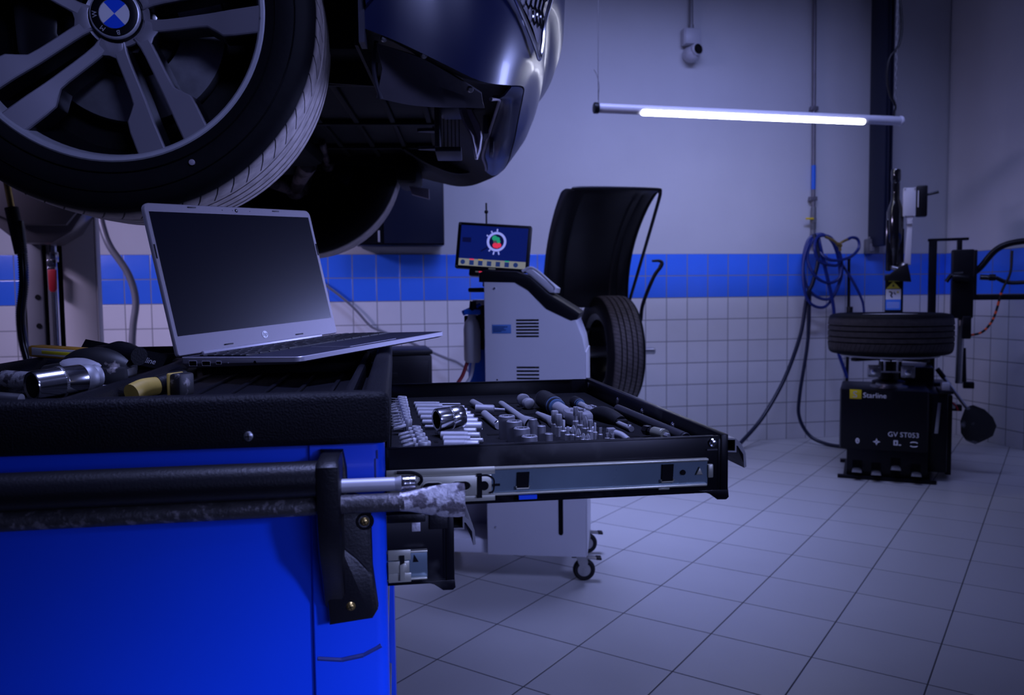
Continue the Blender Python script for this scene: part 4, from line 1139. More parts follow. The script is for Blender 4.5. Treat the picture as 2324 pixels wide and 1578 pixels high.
# driver bits standing in two staggered rows
bits = [(.1988, .188, .0048, .0285, 'hex'), (.2004, .172, .0044, .0265, 'hex'), (.2018, .152, .0040, .0225, 'slim'), (.2046, .141, .0038, .0165, 'slim'),
        (.2256, .193, .0042, .0320, 'star'), (.2264, .172, .0044, .0290, 'star'), (.2292, .158, .0042, .0250, 'cross'), (.2316, .144, .0040, .0230, 'star'), (.2368, .1425, .0030, .0195, 'slim'), (.2430, .1410, .0028, .0140, 'flat'),
        (.2096, .134, .0040, .0190, 'cross'), (.2140, .128, .0038, .0160, 'cross'), (.2176, .119, .0034, .0120, 'cross'), (.2226, .118, .0032, .0115, 'cross'), (.2470, .126, .0030, .0100, 'flat'), (.2520, .122, .0030, .0095, 'flat')]
blab = ['tallest hex bit at the far end of the left bit row', 'second hex bit in the left bit row', 'slim bit in the left row before the two hex bits', 'shortest slim bit ending the left bit row', 'tallest star bit standing at the back of the bits', 'second tall star bit standing at the back',
        'cross-tipped bit in the middle of the rear bit row', 'shorter star bit after the cross-tipped one', 'thin straight bit near the end of the rear row', 'short flat bit at the end of the rear row',
        'tall split cross bit in the front bit row', 'second split cross bit in the front row', 'low cross bit just showing over the drawer edge', 'low cross bit farther along the drawer edge', 'short flat bit beside the square-drive joint', 'last short flat bit next to the square-drive joint']
for (x, y, r, h, kd), lab in zip(bits, blab):
    t = thing('driver_bit', lab, 'driver bit', CW(TR(x, y, FZ)), 'driver bits standing in the drawer foam')
    mb = MB(); hb = h*.48
    mb.lathe([(0, -.004), (r, -.004), (r, hb*.9), (r*.62, hb)], RZ(15), 6)
    obj('hex_body', mb, 'satin_steel', t)
    mb = MB()
    if kd == 'hex': mb.lathe([(r*.62, hb), (r*.90, hb*1.12), (r*.90, h-.0006), (r*.80, h), (0, h)], RZ(40), 6)
    elif kd == 'slim': mb.lathe([(r*.62, hb), (r*.52, hb*1.2), (r*.52, h-.0004), (r*.45, h), (0, h)], RZ(10), 6)
    elif kd == 'star':
        mb.lathe([(r*.62, hb), (r*.55, hb*1.15), (r*.55, h-.0004), (0, h)], None, 12)
        for k in range(3): mb.cbox((0, 0, h*.82), (r*1.45, r*.34, h*.34), 0, .0002, RZ(60*k))
    elif kd == 'cross':
        mb.lathe([(r*.62, hb), (r*.60, hb*1.15), (r*.42, h*.80), (r*.12, h), (0, h)], None, 12)
        for k in range(2): mb.prism([(-r*.95, hb*1.25), (r*.95, hb*1.25), (r*.80, h*.78), (r*.18, h), (-r*.18, h), (-r*.80, h*.78)], -r*.14, r*.14, RZ(90*k+20) @ XZ, 0)
    else: mb.prism([(-r*.55, hb), (r*.55, hb), (r*.75, h), (-r*.75, h)], -r*.22, r*.22, RZ(30) @ XZ, 0)
    obj('tip', mb, 'satin_steel', t)

# ------------------------------------------------------------------ tools in the top tray
wl = thing('work_lamp', 'dirty yellow flat inspection lamp with a black handle lying over the tray', 'work lamp', CW(ALONG((-.515, .520, .9790), (.300, -.235, -.006), (0, 0, 1))))
mb = MB(); mb.box((-.012, -.0085, 0), (.012, .0085, .150), 0, .004); obj('lamp_body', mb, 'lamp_yellow', wl)
mb = MB(); mb.box((-.0128, -.0050, .012), (-.010, .0060, .146), 0, .0008); mb.box((.010, -.0050, .012), (.0128, .0060, .146), 0, .0008)
o = obj('lens', mb, 'lamp_lens', wl)
mb = MB(); mb.box((-.0132, -.0020, .038), (-.012, .0025, .118), 0, .0004); mb.box((.012, -.0020, .038), (.0132, .0025, .118), 0, .0004)
o = obj('led_strip', mb, 'led_yellow', wl)
mb = MB(); mb.tube([(0, 0, .148), (0, -.002, .175), (0, .004, .205), (0, .002, .240)], lambda t: .0125+.006*sin(pi*min(1, t*1.1)), 14); obj('handle', mb, 'black_plastic', wl)

ig = thing('impact_wrench', 'scuffed black air impact wrench with worn housing lying in the tray', 'impact wrench', CW(TR(-.385, .380, .9545) @ SCL(.78, .82, .86)))
mb = MB()
body = [(-.050, .030, .004), (-.030, .022, .008), (.0, .010, .010), (.035, 0.0, .008), (.060, -.006, .004)]
mb.tube(body, lambda t: .020+.011*sin(pi*min(1, t*.9+.1)), 18)
mb.box((-.010, -.034, -.022), (.066, .014, .012), 0, .009)
obj('housing', mb, 'scuffed_black', ig)
mb = MB(); mb.box((-.008, -.037, -.024), (.068, .016, -.014), 0, .004); obj('base_strip', mb, 'duct_tape', ig)
mb = MB(); mb.ball((0, 0, 0), .030, 0, (1.15, .42, .14), 16, TR(-.014, -.022, .017) @ RX(42) @ RZ(-8)); obj('cover_patch', mb, 'duct_tape', ig)
mb = MB(); mb.cyl((-.052, .032, .004), (-.105, .060, .0), .014, .011, 20, b=.003); obj('nose', mb, 'brushed_steel', ig)

sk = thing('impact_socket', 'large chrome socket with a knurled band lying at the front of the tray', 'socket', CW(ALONG((-.405, .238, .9535), (.062, .075, .006))))
mb = MB()
mb.lathe([(.0130, .010), (.0135, .001), (.0168, 0), (.0180, .002), (.0180, .030), (.0186, .031), (.0186, .0345), (.0178, .0355), (.0178, .058), (.0168, .060), (.0, .060)], None, 40)
obj('barrel', mb, 'chrome', sk)
mb = MB(); mb.lathe([(.0135, .001), (.0118, .004), (.0118, .030), (0, .030)], None, 12); obj('bore', mb, 'dark_void', sk)
mb = MB(); mb.ball((0, 0, .066), .0172, 0, (1, 1, .9)); mb.cyl((0, 0, .066), (0, 0, .082), .0130, .0150, 24, b=.004); obj('ball_end', mb, 'satin_steel', sk)
mb = MB()
for k in range(60): mb.cbox((.0186*cos(k*pi/30), .0186*sin(k*pi/30), .0328), (.0010, .0010, .0032), 0)
obj('knurled_ring', mb, 'brushed_steel', sk)

br = thing('breaker_bar', 'long dull steel breaker bar lying along the tray beside the large socket', 'bar', CW(TR(-.432, .300, .9485)))
mb = MB(); mb.tube([(-.055, .06, .004), (.0, .03, .002), (.052, .0, .0)], lambda t: .0115, 16); obj('shaft', mb, 'worn_steel', br)
mb = MB(); mb.cbox((.063, -.008, .003), (.026, .022, .018), 0, .004, RZ(-25)); obj('head', mb, 'brushed_steel', br)
mb = MB(); mb.tube([(-.484, .228, .944), (-.46, .215, .944), (-.425, .205, .944), (-.40, .20, .943)], lambda t: .0095-.003*t, 14)
mb.ball((-.447, .210, .944), .013, 0, (1.1, 1, .8))
tag(obj('bent_wrench', mb, 'brushed_steel', None, CARTM.copy()), 'shiny bent wrench end lying at the tray edge before the steel bar', 'wrench')

ch = thing('chisel', 'chisel with a yellow-taped black handle lying at the front of the tray', 'chisel', CW(TR(-.264, .250, .948) @ SCL(.85, .85, .9)))
mb = MB(); mb.tube([(-.030, -.040, -.004), (-.020, -.022, .001), (-.008, -.004, .002)], lambda t: .013-.001*t, 18); obj('yellow_end', mb, 'tape_yellow', ch)
mb = MB(); mb.tube([(-.008, -.004, .002), (.006, .014, .004), (.022, .028, .004)], lambda t: .013+.003*t, 18); obj('handle', mb, 'black_plastic', ch)
mb = MB(); mb.box((.012, -.008, -.012), (.0165, .024, .0188), 0, .002, RZ(-25)); obj('tape_band', mb, 'tape_yellow', ch)
mb = MB(); mb.box((.018, -.010, -.012), (.036, .022, .0185), 0, .004, RZ(-25)); obj('butt', mb, 'scuffed_black', ch)
cd = thing('name_card', 'thin black card with pale lettering leaning behind the work lamp handle', 'card', CW(TR(-.405, .555, .968) @ RZ(-22) @ RY(9) @ RX(-32)))
mb = MB(); mb.box((-.075, -.001, -.012), (.075, .001, .014), 0, .0004); obj('card', mb, 'black_plastic', cd)
mb = MB(); mb.text('Starline', .0130, TR(.022, -.0013, -.006) @ RX(90), 0, .01); obj('lettering', mb, 'white_shade', cd)
mb = MB(); mb.tube([(-.018, -.0012, .002), (.004, -.0012, .002), (.004, -.0012, .009), (-.018, -.0012, .009)], .0005, 4, 0, True, 1); obj('frame_mark', mb, 'white_shade', cd)

# ------------------------------------------------------------------ air conditioning service unit
ACM = TR(.80, 2.76, 0) @ RZ(-18)
ac = thing('service_station', 'white air conditioning service cabinet on casters with a tilted screen on top', 'service unit', ACM)
mb = MB()
mb.prism([(-.374, .104), (-.012, .104), (-.012, .855), (-.020, .90), (-.045, .965), (-.149, 1.012), (-.215, 1.075), (-.262, 1.104), (-.374, 1.108)], 0, .40, XZ, 0, .004)
mb.box((-.62, .02, .102), (-.372, .40, .157), 0, .008)
mb.box((-.62, .22, .157), (-.372, .40, .60), 1, .004); mb.box((-.46, .24, .60), (-.372, .40, 1.04), 1, .004)
mb.box((-.0125, .002, .11), (-.008, .398, .85), 0, .002)
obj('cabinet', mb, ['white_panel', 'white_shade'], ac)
mb = MB()
mb.prism([(-.392, 1.104), (-.262, 1.100), (-.215, 1.072), (-.149, 1.004), (-.062, .962), (-.040, .966), (-.030, .988), (-.052, 1.004), (-.145, 1.062), (-.205, 1.118), (-.255, 1.140), (-.370, 1.146), (-.392, 1.136)], -.004, .404, XZ, 0, .005)
obj('top_cover', mb, 'black_plastic', ac)
mb = MB(); mb.prism([(-.235, 1.146), (-.205, 1.150), (-.118, 1.080), (-.122, 1.062), (-.140, 1.062)], .03, .30, XZ, 0, .003)
mb.tube([(-.235, .0, 1.140), (-.195, .0, 1.150), (-.125, .0, 1.090), (-.118, .0, 1.072)], .005, 8, 1)
obj('keypad', mb, ['white_shade', 'tube_clear'], ac)
for z0, z1, n in ((.907, .965, 6), (.755, .795, 4)):
    mb = MB()
    for k in range(n):
        z = z0 + (z1-z0)*k/(n-1); mb.box((-.2595, -.0008, z-.0038), (-.1765, .004, z+.0038), 0, .002)
    obj('louvre', mb, 'dark_void', ac); mb = MB()
mb.prism([(-.112, .30), (-.112, .192)] + [(-.1035+.0085*cos(R(a)), .192+.0085*sin(R(a))) for a in range(200, 341, 20)] + [(-.095, .192), (-.095, .50), (-.112, .50)], -.0008, .003, XZ, 0)
obj('slot', mb, 'dark_void', ac)
for z in (.735, .750):
    mb = MB(); mb.cyl((-.330, -.0006, z), (-.330, .003, z), .003, .003, 10); obj('screw_hole', mb, 'dark_void', ac)
mb = MB(); mb.box((-.346, -.0012, .918), (-.277, .001, .950), 0, .0004)
for z, w in ((.9405, .052), (.9345, .040), (.929, .046), (.924, .030)): mb.box((-.342, -.0018, z), (-.342+w, -.001, z+.0028), 1)
o = obj('label_plate', mb, ['sticker_blue', 'sticker_text'], ac)
for x, z in ((-.342, .209), (-.335, 1.08), (-.06, .985)):
    mb = MB(); mb.cyl((x, -.0035, z), (x, .002, z), .004, .004, 12, b=.001); obj('screw', mb, 'chrome', ac)
for x, y, a in ((-.035, .055, 8), (-.035, .375, 8), (-.59, .055, -30), (-.59, .375, -20)):
    M = TR(x, y, 0) @ RZ(a)
    mb = MB(); mb.lathe([(.024, -.011), (.034, -.0125), (.040, -.008), (.0415, 0), (.040, .008), (.034, .0125), (.024, .011)], M @ TR(.012, 0, .0415) @ RX(90), 32, 0, closed=True)
    mb.lathe([(0, -.010), (.026, -.010), (.026, .010), (0, .010)], M @ TR(.012, 0, .0415) @ RX(90), 24, 1)
    for s in (-1, 1): mb.prism([(-.020, .100), (.020, .100), (.026, .072), (.019, .036), (.006, .036), (-.010, .070)], s*.0135-.001, s*.0135+.001, M @ XZ, 1)
    mb.box((-.026, -.02, .098), (.026, .02, .104), 1, .001, M); mb.cyl(M @ Vector((.012, -.017, .0415)), M @ Vector((.012, .017, .0415)), .005, .005, 12, 1)
    mb.box((.010, -.016, .086), (.062, .016, .092), 1, .001, M @ RY(6)); mb.box((.050, -.018, .084), (.070, .018, .092), 2, .002, M @ RY(4))
    mb.box((-.034, -.014, .088), (-.016, .014, .098), 2, .002, M)
    obj('caster', mb, ['rubber', 'brushed_steel', 'black_plastic'], ac)
# monitor
mon = obj('monitor', MB().box((-.140, -.012, -.088), (.140, .018, .088), 0, .006).box((-.085, -.006, -.112), (.085, .03, -.086), 0, .004).box((-.03, .0, -.15), (.03, .04, -.09), 0, .004), 'black_plastic', ac, TR(-.360, .150, 1.236) @ RY(4.6) @ RX(-6))
mb = MB()
mb.box((-.126, -.0128, -.062), (.128, -.011, .076), 0)
mb.box((-.126, -.0132, -.0765), (.128, -.011, -.050), 5)
cx, cz = .012, .020
mb.lathe([(.028, 0), (.037, 0), (.037, .0008), (.028, .0008)], TR(cx, -.0128, cz) @ RX(90) , 32, 2, closed=True)
mb.lathe([(0, .0002), (.028, .0002)], TR(cx, -.0128, cz) @ RX(90), 24, 1)
for (dx, dz, r, mi) in ((-.008, .013, .010, 3), (.004, .010, .008, 3), (-.006, .0, .007, 9), (.008, .001, .007, 3), (-.004, -.014, .010, 4), (.010, -.013, .009, 4), (.003, -.018, .007, 4)):
    mb.lathe([(0, .0010), (r, .0010), (r, 0)], TR(cx+dx, -.0130, cz+dz) @ RX(90), 16, mi)
for (a, l) in ((90, .010), (120, .007), (-75, .012), (-100, .012), (215, .031), (235, .008), (150, .007)):
    mb.box((.038, -.0005, -.0025), (.038+l, .0005, .0025), 2 if l < .03 else 1, 0, TR(cx, -.0131, cz) @ RY(-a))
mb.box((-.118, -.0131, .012), (-.085, -.0125, .030), 1)
for k in range(7):
    x = -.110 + k*.0335
    if k in (0, 6): mb.lathe([(0, .001), (.009, .001), (.009, 0)], TR(x, -.0132, -.0635) @ RX(90), 20, 6)
    else: mb.box((x-.0085, -.0140, -.0735), (x+.0085, -.0130, -.0555), 6)
    c = {1: 4, 2: 7, 5: 3}.get(k)
    if c: mb.box((x-.0085, -.0142, -.0540), (x+.0085, -.0130, -.0495), c)
o = obj('screen', mb, ['scr_blue', 'scr_deep', 'scr_ring', 'scr_green', 'scr_red', 'scr_bar', 'scr_icon', 'scr_yellow', 'scr_white', 'scr_grey'], mon)
o['label'] = 'lit display showing a ringed gauge over a bar of buttons'
mb = MB(); mb.box((-.010, -.0128, -.0855), (.016, -.0115, -.0800), 0)
for k, c in enumerate((0, 1, 1, 2, 2, 0, 3, 3, 4, 4)): mb.box((-.060+k*.0135, -.0075, -.099), (-.048+k*.0135, -.0055, -.094), c)
obj('colour_keys', mb, ['scr_grey', 'scr_red', 'scr_yellow', 'scr_icon', 'scr_green'], mon)
for x, z in ((-.132, .080), (.132, .080), (-.132, -.080), (.132, -.080)):
    mb = MB(); mb.cyl((x, -.0135, z), (x, -.011, z), .0035, .0035, 12); obj('screw', mb, 'brushed_steel', mon)
mb = MB(); mb.tube([(-.409, .30, 1.10), (-.409, .30, 1.42)], .0035, 8, 0, sub=1); mb.ball((-.409, .30, 1.385), .008); obj('aerial', mb, 'black_plastic', ac)
mb = MB(); mb.box((-.440, .04, 1.068), (-.372, .20, 1.084), 0, .005); obj('tool_shelf', mb, 'black_plastic', ac)
mb = MB(); mb.lathe([(0, .40), (.045, .40), (.050, .41), (.050, .80), (.040, .835), (.018, .86), (.018, .89), (0, .89)], TR(-.415, .165, 0), 28); obj('gas_cylinder', mb, 'gas_blue', ac)
mb = MB(); mb.lathe([(0, .806), (.024, .806), (.031, .815), (.032, .93), (.028, .955), (.016, .970), (.014, .985), (0, .985)], TR(-.435, .085, 0), 28); obj('oil_bottle', mb, 'bottle_plastic', ac)
mb = MB(); mb.box((-.462, .07, .985), (-.40, .13, 1.005), 0, .004); mb.cyl((-.43, .085, 1.0), (-.43, .085, 1.035), .016, .012, 14, 1); mb.box((-.412, .08, .93), (-.376, .12, 1.02), 1, .006); mb.cyl((-.47, .09, .99), (-.40, .09, 1.02), .010, .010, 12, 0); mb.box((-.475, .14, .81), (-.40, .16, .98), 1, .004)
obj('valve_block', mb, ['gas_blue', 'black_plastic'], ac)
mb = MB(); mb.tube([(-.452, .075, .81), (-.470, .07, .76), (-.497, .06, .70), (-.50, .06, .55), (-.47, .08, .40)], .007, 8); obj('red_hose', mb, 'red_rubber', ac)
mb = MB(); mb.tube([(-.428, .07, .81), (-.436, .06, .76), (-.462, .05, .70), (-.47, .05, .55), (-.45, .07, .40)], .0065, 8); obj('clear_hose', mb, 'tube_clear', ac)

# ------------------------------------------------------------------ wheel balancer behind it
BAL = TR(0, 0, 0)
bal = thing('wheel_balancer', 'wheel balancer with a tall raised black guard against the tiled wall', 'wheel balancer', TR(1.02, 4.72, 0))
B = lambda x, y, z: (x-1.02, y-4.72, z)
mb = MB(); mb.box(B(.74, 4.45, 0), B(1.20, 5.05, .82), 0, .02); mb.box(B(.78, 4.50, .82), B(1.16, 5.0, .90), 1, .02)
obj('cabinet', mb, ['white_panel', 'black_plastic'], bal)
mb = MB(); mb.cyl(B(1.15, 4.6, .716), B(1.66, 4.6, .714), .035, .030, 24); mb.cyl(B(1.66, 4.6, .714), B(1.745, 4.6, .712), .019, .019, 20, b=.002)
for k in range(12): mb.lathe([(.0195, k*.006), (.0205, k*.006+.003), (.0195, k*.006+.0055)], ALONG(B(1.665, 4.6, .714), (1, 0, 0)), 20)
obj('shaft', mb, 'brushed_steel', bal)
prof = smooth([(0, 4.62, .98), (0, 4.615, 1.10), (0, 4.57, 1.24), (0, 4.47, 1.38), (0, 4.32, 1.505), (0, 4.17, 1.585), (0, 4.09, 1.605)], 5)
mb = MB()
xs = [1.075, 1.085, 1.10, 1.175, 1.185, 1.20, 1.32, 1.45, 1.465, 1.475, 1.50, 1.51, 1.525, 1.56, 1.575]
dy = [.030, .012, .0, .0, .008, .0, .0, .0, .004, -.004, .0, .006, -.002, .0, .012]
rows = []
for i, p in enumerate(prof):
    q = prof[min(i+1, len(prof)-1)] - prof[max(i-1, 0)]; nrm = Vector((0, -q.z, q.y)).normalized()
    k = max(0, (i - len(prof) + 7)/6.0); ins = .030*k*k
    rows.append([Vector(B(x + (ins*(1-(x-1.075)/.12) if x < 1.195 else 0), p.y, p.z)) - nrm*d*(1-min(1, k)) for x, d in zip(xs, dy)])
mb.grid(rows, 0, t=.006)
obj('wheel_guard', mb, 'black_plastic', bal, ang=45)
mb = MB()
lip = [B(1.107, 4.095, 1.598), B(1.125, 4.087, 1.607), B(1.30, 4.085, 1.610), B(1.56, 4.085, 1.607), B(1.580, 4.09, 1.595)]
mb.tube(lip, .010, 10, 1)
mb.tube([B(1.580, 4.09, 1.595), B(1.582, 4.11, 1.55), B(1.582, 4.40, 1.22), B(1.582, 4.58, 1.02)], .009, 8, 0)
mb.tube([B(1.580, 4.09, 1.595)] + [B(1.580, p.y+.004, p.z) for p in prof[::-4]], .008, 8, 0)
obj('guard_frame', mb, ['black_plastic', 'cabinet_black'], bal)
mb = MB(); mb.tube([B(1.640, 4.55, .90), B(1.655, 4.55, 1.0), B(1.70, 4.50, 1.15), B(1.735, 4.48, 1.21)], .011, 10); mb.tube([B(1.735, 4.48, 1.21), B(1.745, 4.48, 1.235), B(1.728, 4.48, 1.248), B(1.685, 4.48, 1.247)], lambda t: .013-.006*t, 10)
mb.tube([B(1.640, 4.55, .90), B(1.58, 4.68, .86), B(1.20, 4.75, .84)], .011, 10)
obj('measuring_arm', mb, 'black_plastic', bal)

def loose_wheel(name, label, M, Ro, w, rb, grooves, tm, rimmat, spokes=True):
    t = thing(name, label, 'wheel', M)
    p = [(r, y - w/2) for r, y in tyre_profile(Ro, w, rb, grooves)]
    mb = MB(); mb.lathe(p, RX(-90), 96, 0); obj('tyre', mb, tm, t, ang=30)
    mb = MB()
    mb.lathe([(rb-.03, -w*.40), (rb-.004, -w/2+.010), (rb+.004, -w/2+.006), (rb+.004, -w/2+.018), (rb-.028, -w*.32), (rb-.034, 0), (rb-.028, w*.32), (rb+.004, w/2-.018), (rb+.004, w/2-.006), (rb-.004, w/2-.010), (rb-.030, w*.40)], RX(-90), 64)
    mb.lathe([(0, w*.20), (.075, w*.22), (.085, w*.26), (.075, w*.32), (0, w*.30)], RX(-90), 32)
    for k in range(10):
        mb.box((.07, w*.22, -.016), (rb-.028, w*.32, .016), 0, .004, RY(36*k))
    obj('rim', mb, rimmat, t)
    return t
loose_wheel('wheel', 'black wheel clamped upright on the balancer shaft beside the white cabinet', TR(1.468, 4.6, .714) @ RZ(-90+1.5), .335, .205, .225, (.055, .085, .120, .150), 'tyre_worn', 'alloy_dark')

# ------------------------------------------------------------------ tyre changer
TCM = TR(2.68, 4.127, 0) @ RZ(math.degrees(math.atan2(-.274, .396)))
tc = thing('tyre_changer', 'black tyre changing machine with foot pedals, standing in the corner under a wheel', 'tyre changer', TCM)
mb = MB()
mb.prism([(.004, .0), (.046, -.004), (.440, -.004), (.452, .010), (.452, .46), (-.004, .46), (-.004, .02)], .165, .505, None, 0, .006)
mb.box((.036, -.002, .02), (.449, .46, .175), 0, .004)
mb.prism([(-.004, .32), (.006, .32), (.040, .175), (.030, .165), (.002, .20)], .02, .44, XZ, 0)
mb.box((.452, .06, .05), (.545, .44, .490), 0, .008); mb.box((.545, .16, .02), (.575, .44, .47), 0, .004)
mb.box((.20, .46, .02), (.50, .80, .60), 0, .01)
obj('cabinet', mb, 'cabinet_black', tc)
mb = MB(); mb.box((-.010, -.036, .0), (.492, -.010, .020), 0, .004); mb.box((-.010, .42, .0), (.55, .46, .020), 0, .004); mb.box((.02, -.02, .0), (.08, .44, .02)); mb.box((.40, -.02, .0), (.46, .44, .02))
obj('base_frame', mb, 'cabinet_black', tc)
mb = MB(); mb.prism([(.535, .25), (.553, .25), (.565, .42), (.550, .42)], .145, .152, XZ, 0, .001)
o = obj('air_gun_bracket', mb, 'brushed_steel', tc, TR(-.055, -.10, .02))
mb = MB(); mb.box((.114, -.0048, .452), (.262, -.0035, .500), 0); obj('name_plate', mb, 'black_plastic', tc)
mb = MB(); mb.text('Starline', .040, TR(.116, -.0052, .461) @ RX(90), 0, .01); obj('lettering', mb, 'white_print', tc)
mb = MB(); mb.box((.048, -.0058, .452), (.109, -.0040, .504), 0, .0006); mb.text('S', .050, TR(.0625, -.0062, .460) @ RX(90) @ SCL(1.15, 1, 1), 1, .01)
o = obj('badge', mb, ['badge_yellow', 'white_shade'], tc)
mb = MB(); mb.text('GV ST053', .0385, TR(.246, -.0052, .248) @ RX(90) @ SCL(.98, 1, 1), 0, .01); obj('model_lettering', mb, 'white_print', tc)
mb = MB()
X = lambda x, z: TR(x, -.0050, z) @ RX(90)
mb.lathe([(.007, 0), (.013, 0), (.013, .001), (.007, .001)], X(.092, .214) @ SCL(.8, 1.2, 1), 20, 0, closed=True); mb.box((.084, -.0052, .212), (.100, -.0042, .217))
obj('pedal_symbol', mb, 'white_print', tc); mb = MB()
for a in range(0, 360, 90): mb.prism([(.003, -.006), (.010, -.004), (.020, 0), (.010, .004), (.003, .006)], 0, .001, X(.190, .214) @ RZ(a), 0)
obj('pedal_symbol', mb, 'white_print', tc); mb = MB()
mb.box((.276, -.0052, .200), (.298, -.0042, .228)); mb.box((.302, -.0052, .200), (.314, -.0042, .206)); mb.box((.283, -.0055, .206), (.291, -.0043, .221), 1)
obj('pedal_symbol', mb, ['white_print', 'cabinet_black'], tc); mb = MB()
for s in (1, -1): mb.tube([(.378+.018*cos(R(a)), -.0046, .210+s*(.007+.006*sin(R(a)))) for a in (10, 60, 120, 170)], .0028, 5, 0)
o = obj('pedal_symbol', mb, ['white_print', 'cabinet_black'], tc)
for x, z in ((.092, .058), (.190, .050), (.288, .085), (.389, .058)):
    mb = MB(); mb.box((x-.024, -.004, .02), (x+.024, .004, z+.045), 2); 
    mb.box((x-.020, -.075, z-.004), (x+.020, .0, z+.004), 0, .002, None)
    mb.prism([(x-.026, z-.010), (x+.026, z-.010), (x+.022, z+.008), (x+.008, z+.013), (x-.008, z+.013), (x-.022, z+.008)], -.085, -.060, XZ, 1, .003)
    obj('pedal', mb, ['cabinet_black', 'brushed_steel', 'dark_void'], tc)
# turntable with clamp jaws
tcx, tcy = .252, .30
mb = MB(); mb.lathe([(0, .505), (.09, .505), (.09, .53), (.055, .54), (.055, .66), (0, .66)], TR(tcx, tcy, 0), 28)
for a in (45, 135, 225, 315): mb.box((-.02, -.02, .655), (.27, .02, .675), 0, .004, TR(tcx, tcy, 0) @ RZ(a))
mb.lathe([(0, .660), (.16, .660), (.165, .668), (.16, .680), (0, .680)], TR(tcx, tcy, 0), 40)
obj('turntable', mb, 'cabinet_black', tc)
mb = MB(); mb.lathe([(.20, .677), (.265, .677), (.27, .684), (.265, .690), (.20, .690)], TR(tcx, tcy, 0), 48, 0, closed=True); obj('table_ring', mb, 'white_shade', tc)
for x in (.172, .348):
    mb = MB(); mb.box((x-.036, .145, .562), (x+.036, .195, .630), 0, .006); mb.cyl((x, .125, .595), (x, .15, .595), .017, .017, 20, 1, b=.003)
    for dx in (-.027, .027):
        for dz in (.571, .621): mb.cyl((x+dx, .138, dz), (x+dx, .15, dz), .005, .005, 8, 1)
    s = 1 if x < .25 else -1
    mb.box((x+s*.036, .15, .590), (x+s*.092, .16, .600), 1); mb.cyl((x+s*.055, .155, .60), (x+s*.055, .155, .660), .005, .005, 10, 1); mb.box((x+s*.030, .14, .655), (x+s*.085, .18, .672), 1, .003)
    obj('clamp_cylinder', mb, ['brushed_steel', 'chrome'], tc)
mb = MB(); mb.lathe([(0, .505), (.10, .505), (.10, .512), (.07, .516), (.07, .525), (0, .525)], TR(tcx, .20, 0), 28); obj('pivot', mb, 'brushed_steel', tc)
# mast, tool head and lock
mb = MB(); mb.box((.229, .60, .50), (.331, .72, 1.130), 0, .006); obj('mast', mb, 'cabinet_black', tc)
mb = MB(); mb.prism([(.225, 1.122), (.372, 1.112), (.366, 1.150), (.350, 1.225), (.300, 1.200), (.250, 1.160), (.226, 1.155)], .54, .70, XZ, 0, .006); obj('swing_arm_foot', mb, 'black_plastic', tc)
mb = MB()
mb.lathe([(0, 1.19), (.030, 1.19), (.030, 1.30), (.037, 1.31), (.037, 1.34), (.044, 1.36), (.048, 1.42), (.048, 1.54), (.030, 1.60), (.024, 1.62), (.022, 1.72), (.024, 1.725), (.028, 1.735), (.028, 1.79), (.024, 1.80), (0, 1.80)], TR(.278, .60, 0), 24)
mb.box((.228, .57, 1.18), (.262, .64, 1.50), 0, .010); mb.box((.300, .58, 1.20), (.330, .64, 1.44), 0, .008)
for k in range(9): mb.lathe([(.0225, 1.63+k*.010), (.0265, 1.634+k*.010), (.0225, 1.638+k*.010)], TR(.278, .60, 0), 20)
obj('tool_head_shaft', mb, 'black_gloss', tc)
mb = MB(); mb.box((.318, .56, 1.508), (.390, .64, 1.680), 0, .006)
for x in (.326, .382):
    for z in (1.512, 1.676): mb.cyl((x, .552, z), (x, .562, z), .005, .005, 8, 0)
mb.prism([(.336, 1.508), (.380, 1.508), (.372, 1.478), (.376, 1.462), (.340, 1.462), (.344, 1.478)], .57, .63, XZ, 0, .003)
mb.prism([(.346, 1.470), (.374, 1.470), (.368, 1.215), (.330, 1.215)], .585, .625, XZ, 0, .003)
obj('lock_cylinder', mb, 'white_shade', tc)
mb = MB(); mb.box((.390, .565, 1.505), (.452, .64, 1.690), 0, .008); mb.tube([(.44, .60, 1.635), (.47, .60, 1.640), (.512, .60, 1.650)], lambda t: .006+.003*t, 8); mb.box((.398, .560, 1.56), (.404, .566, 1.66), 1); obj('lock_handle', mb, ['black_plastic', 'white_shade'], tc)
mb = MB(); mb.cyl((.262, .56, 1.20), (.300, .56, 1.19), .014, .014, 14); mb.ball((.330, .56, 1.212), .018); obj('tool_head_joint', mb, 'brushed_steel', tc)
mb = MB()
mb.box((.233, .5985, .94), (.318, .6005, 1.005), 0); mb.box((.233, .5980, 1.005), (.318, .6005, 1.068), 1)
for k in range(5): mb.box((.240, .5975, .985-k*.008), (.310, .5985, .987-k*.008), 1)
mb.tube([(.252, .597, 1.055), (.268, .597, 1.045), (.262, .597, 1.030), (.270, .597, 1.018)], .004, 6, 2); mb.tube([(.278, .597, 1.050), (.288, .597, 1.035)], .003, 6, 2); mb.prism([(.293, 1.045), (.308, 1.045), (.3005, 1.058)], .5965, .598, XZ, 3)
mb.prism([(.236, 1.072), (.314, 1.072), (.275, 1.118)], .5975, .6000, XZ, 3); mb.prism([(.246, 1.114), (.310, 1.114), (.296, 1.142), (.258, 1.142)], .5970, .5995, XZ, 3); mb.prism([(.268, 1.084), (.282, 1.084), (.275, 1.102)], .5965, .598, XZ, 2)
o = obj('warning_label', mb, ['sign_blue', 'sign_white', 'hose_dark', 'sign_yellow'], tc); o['label'] = 'blue and white safety label under two yellow warning triangles'
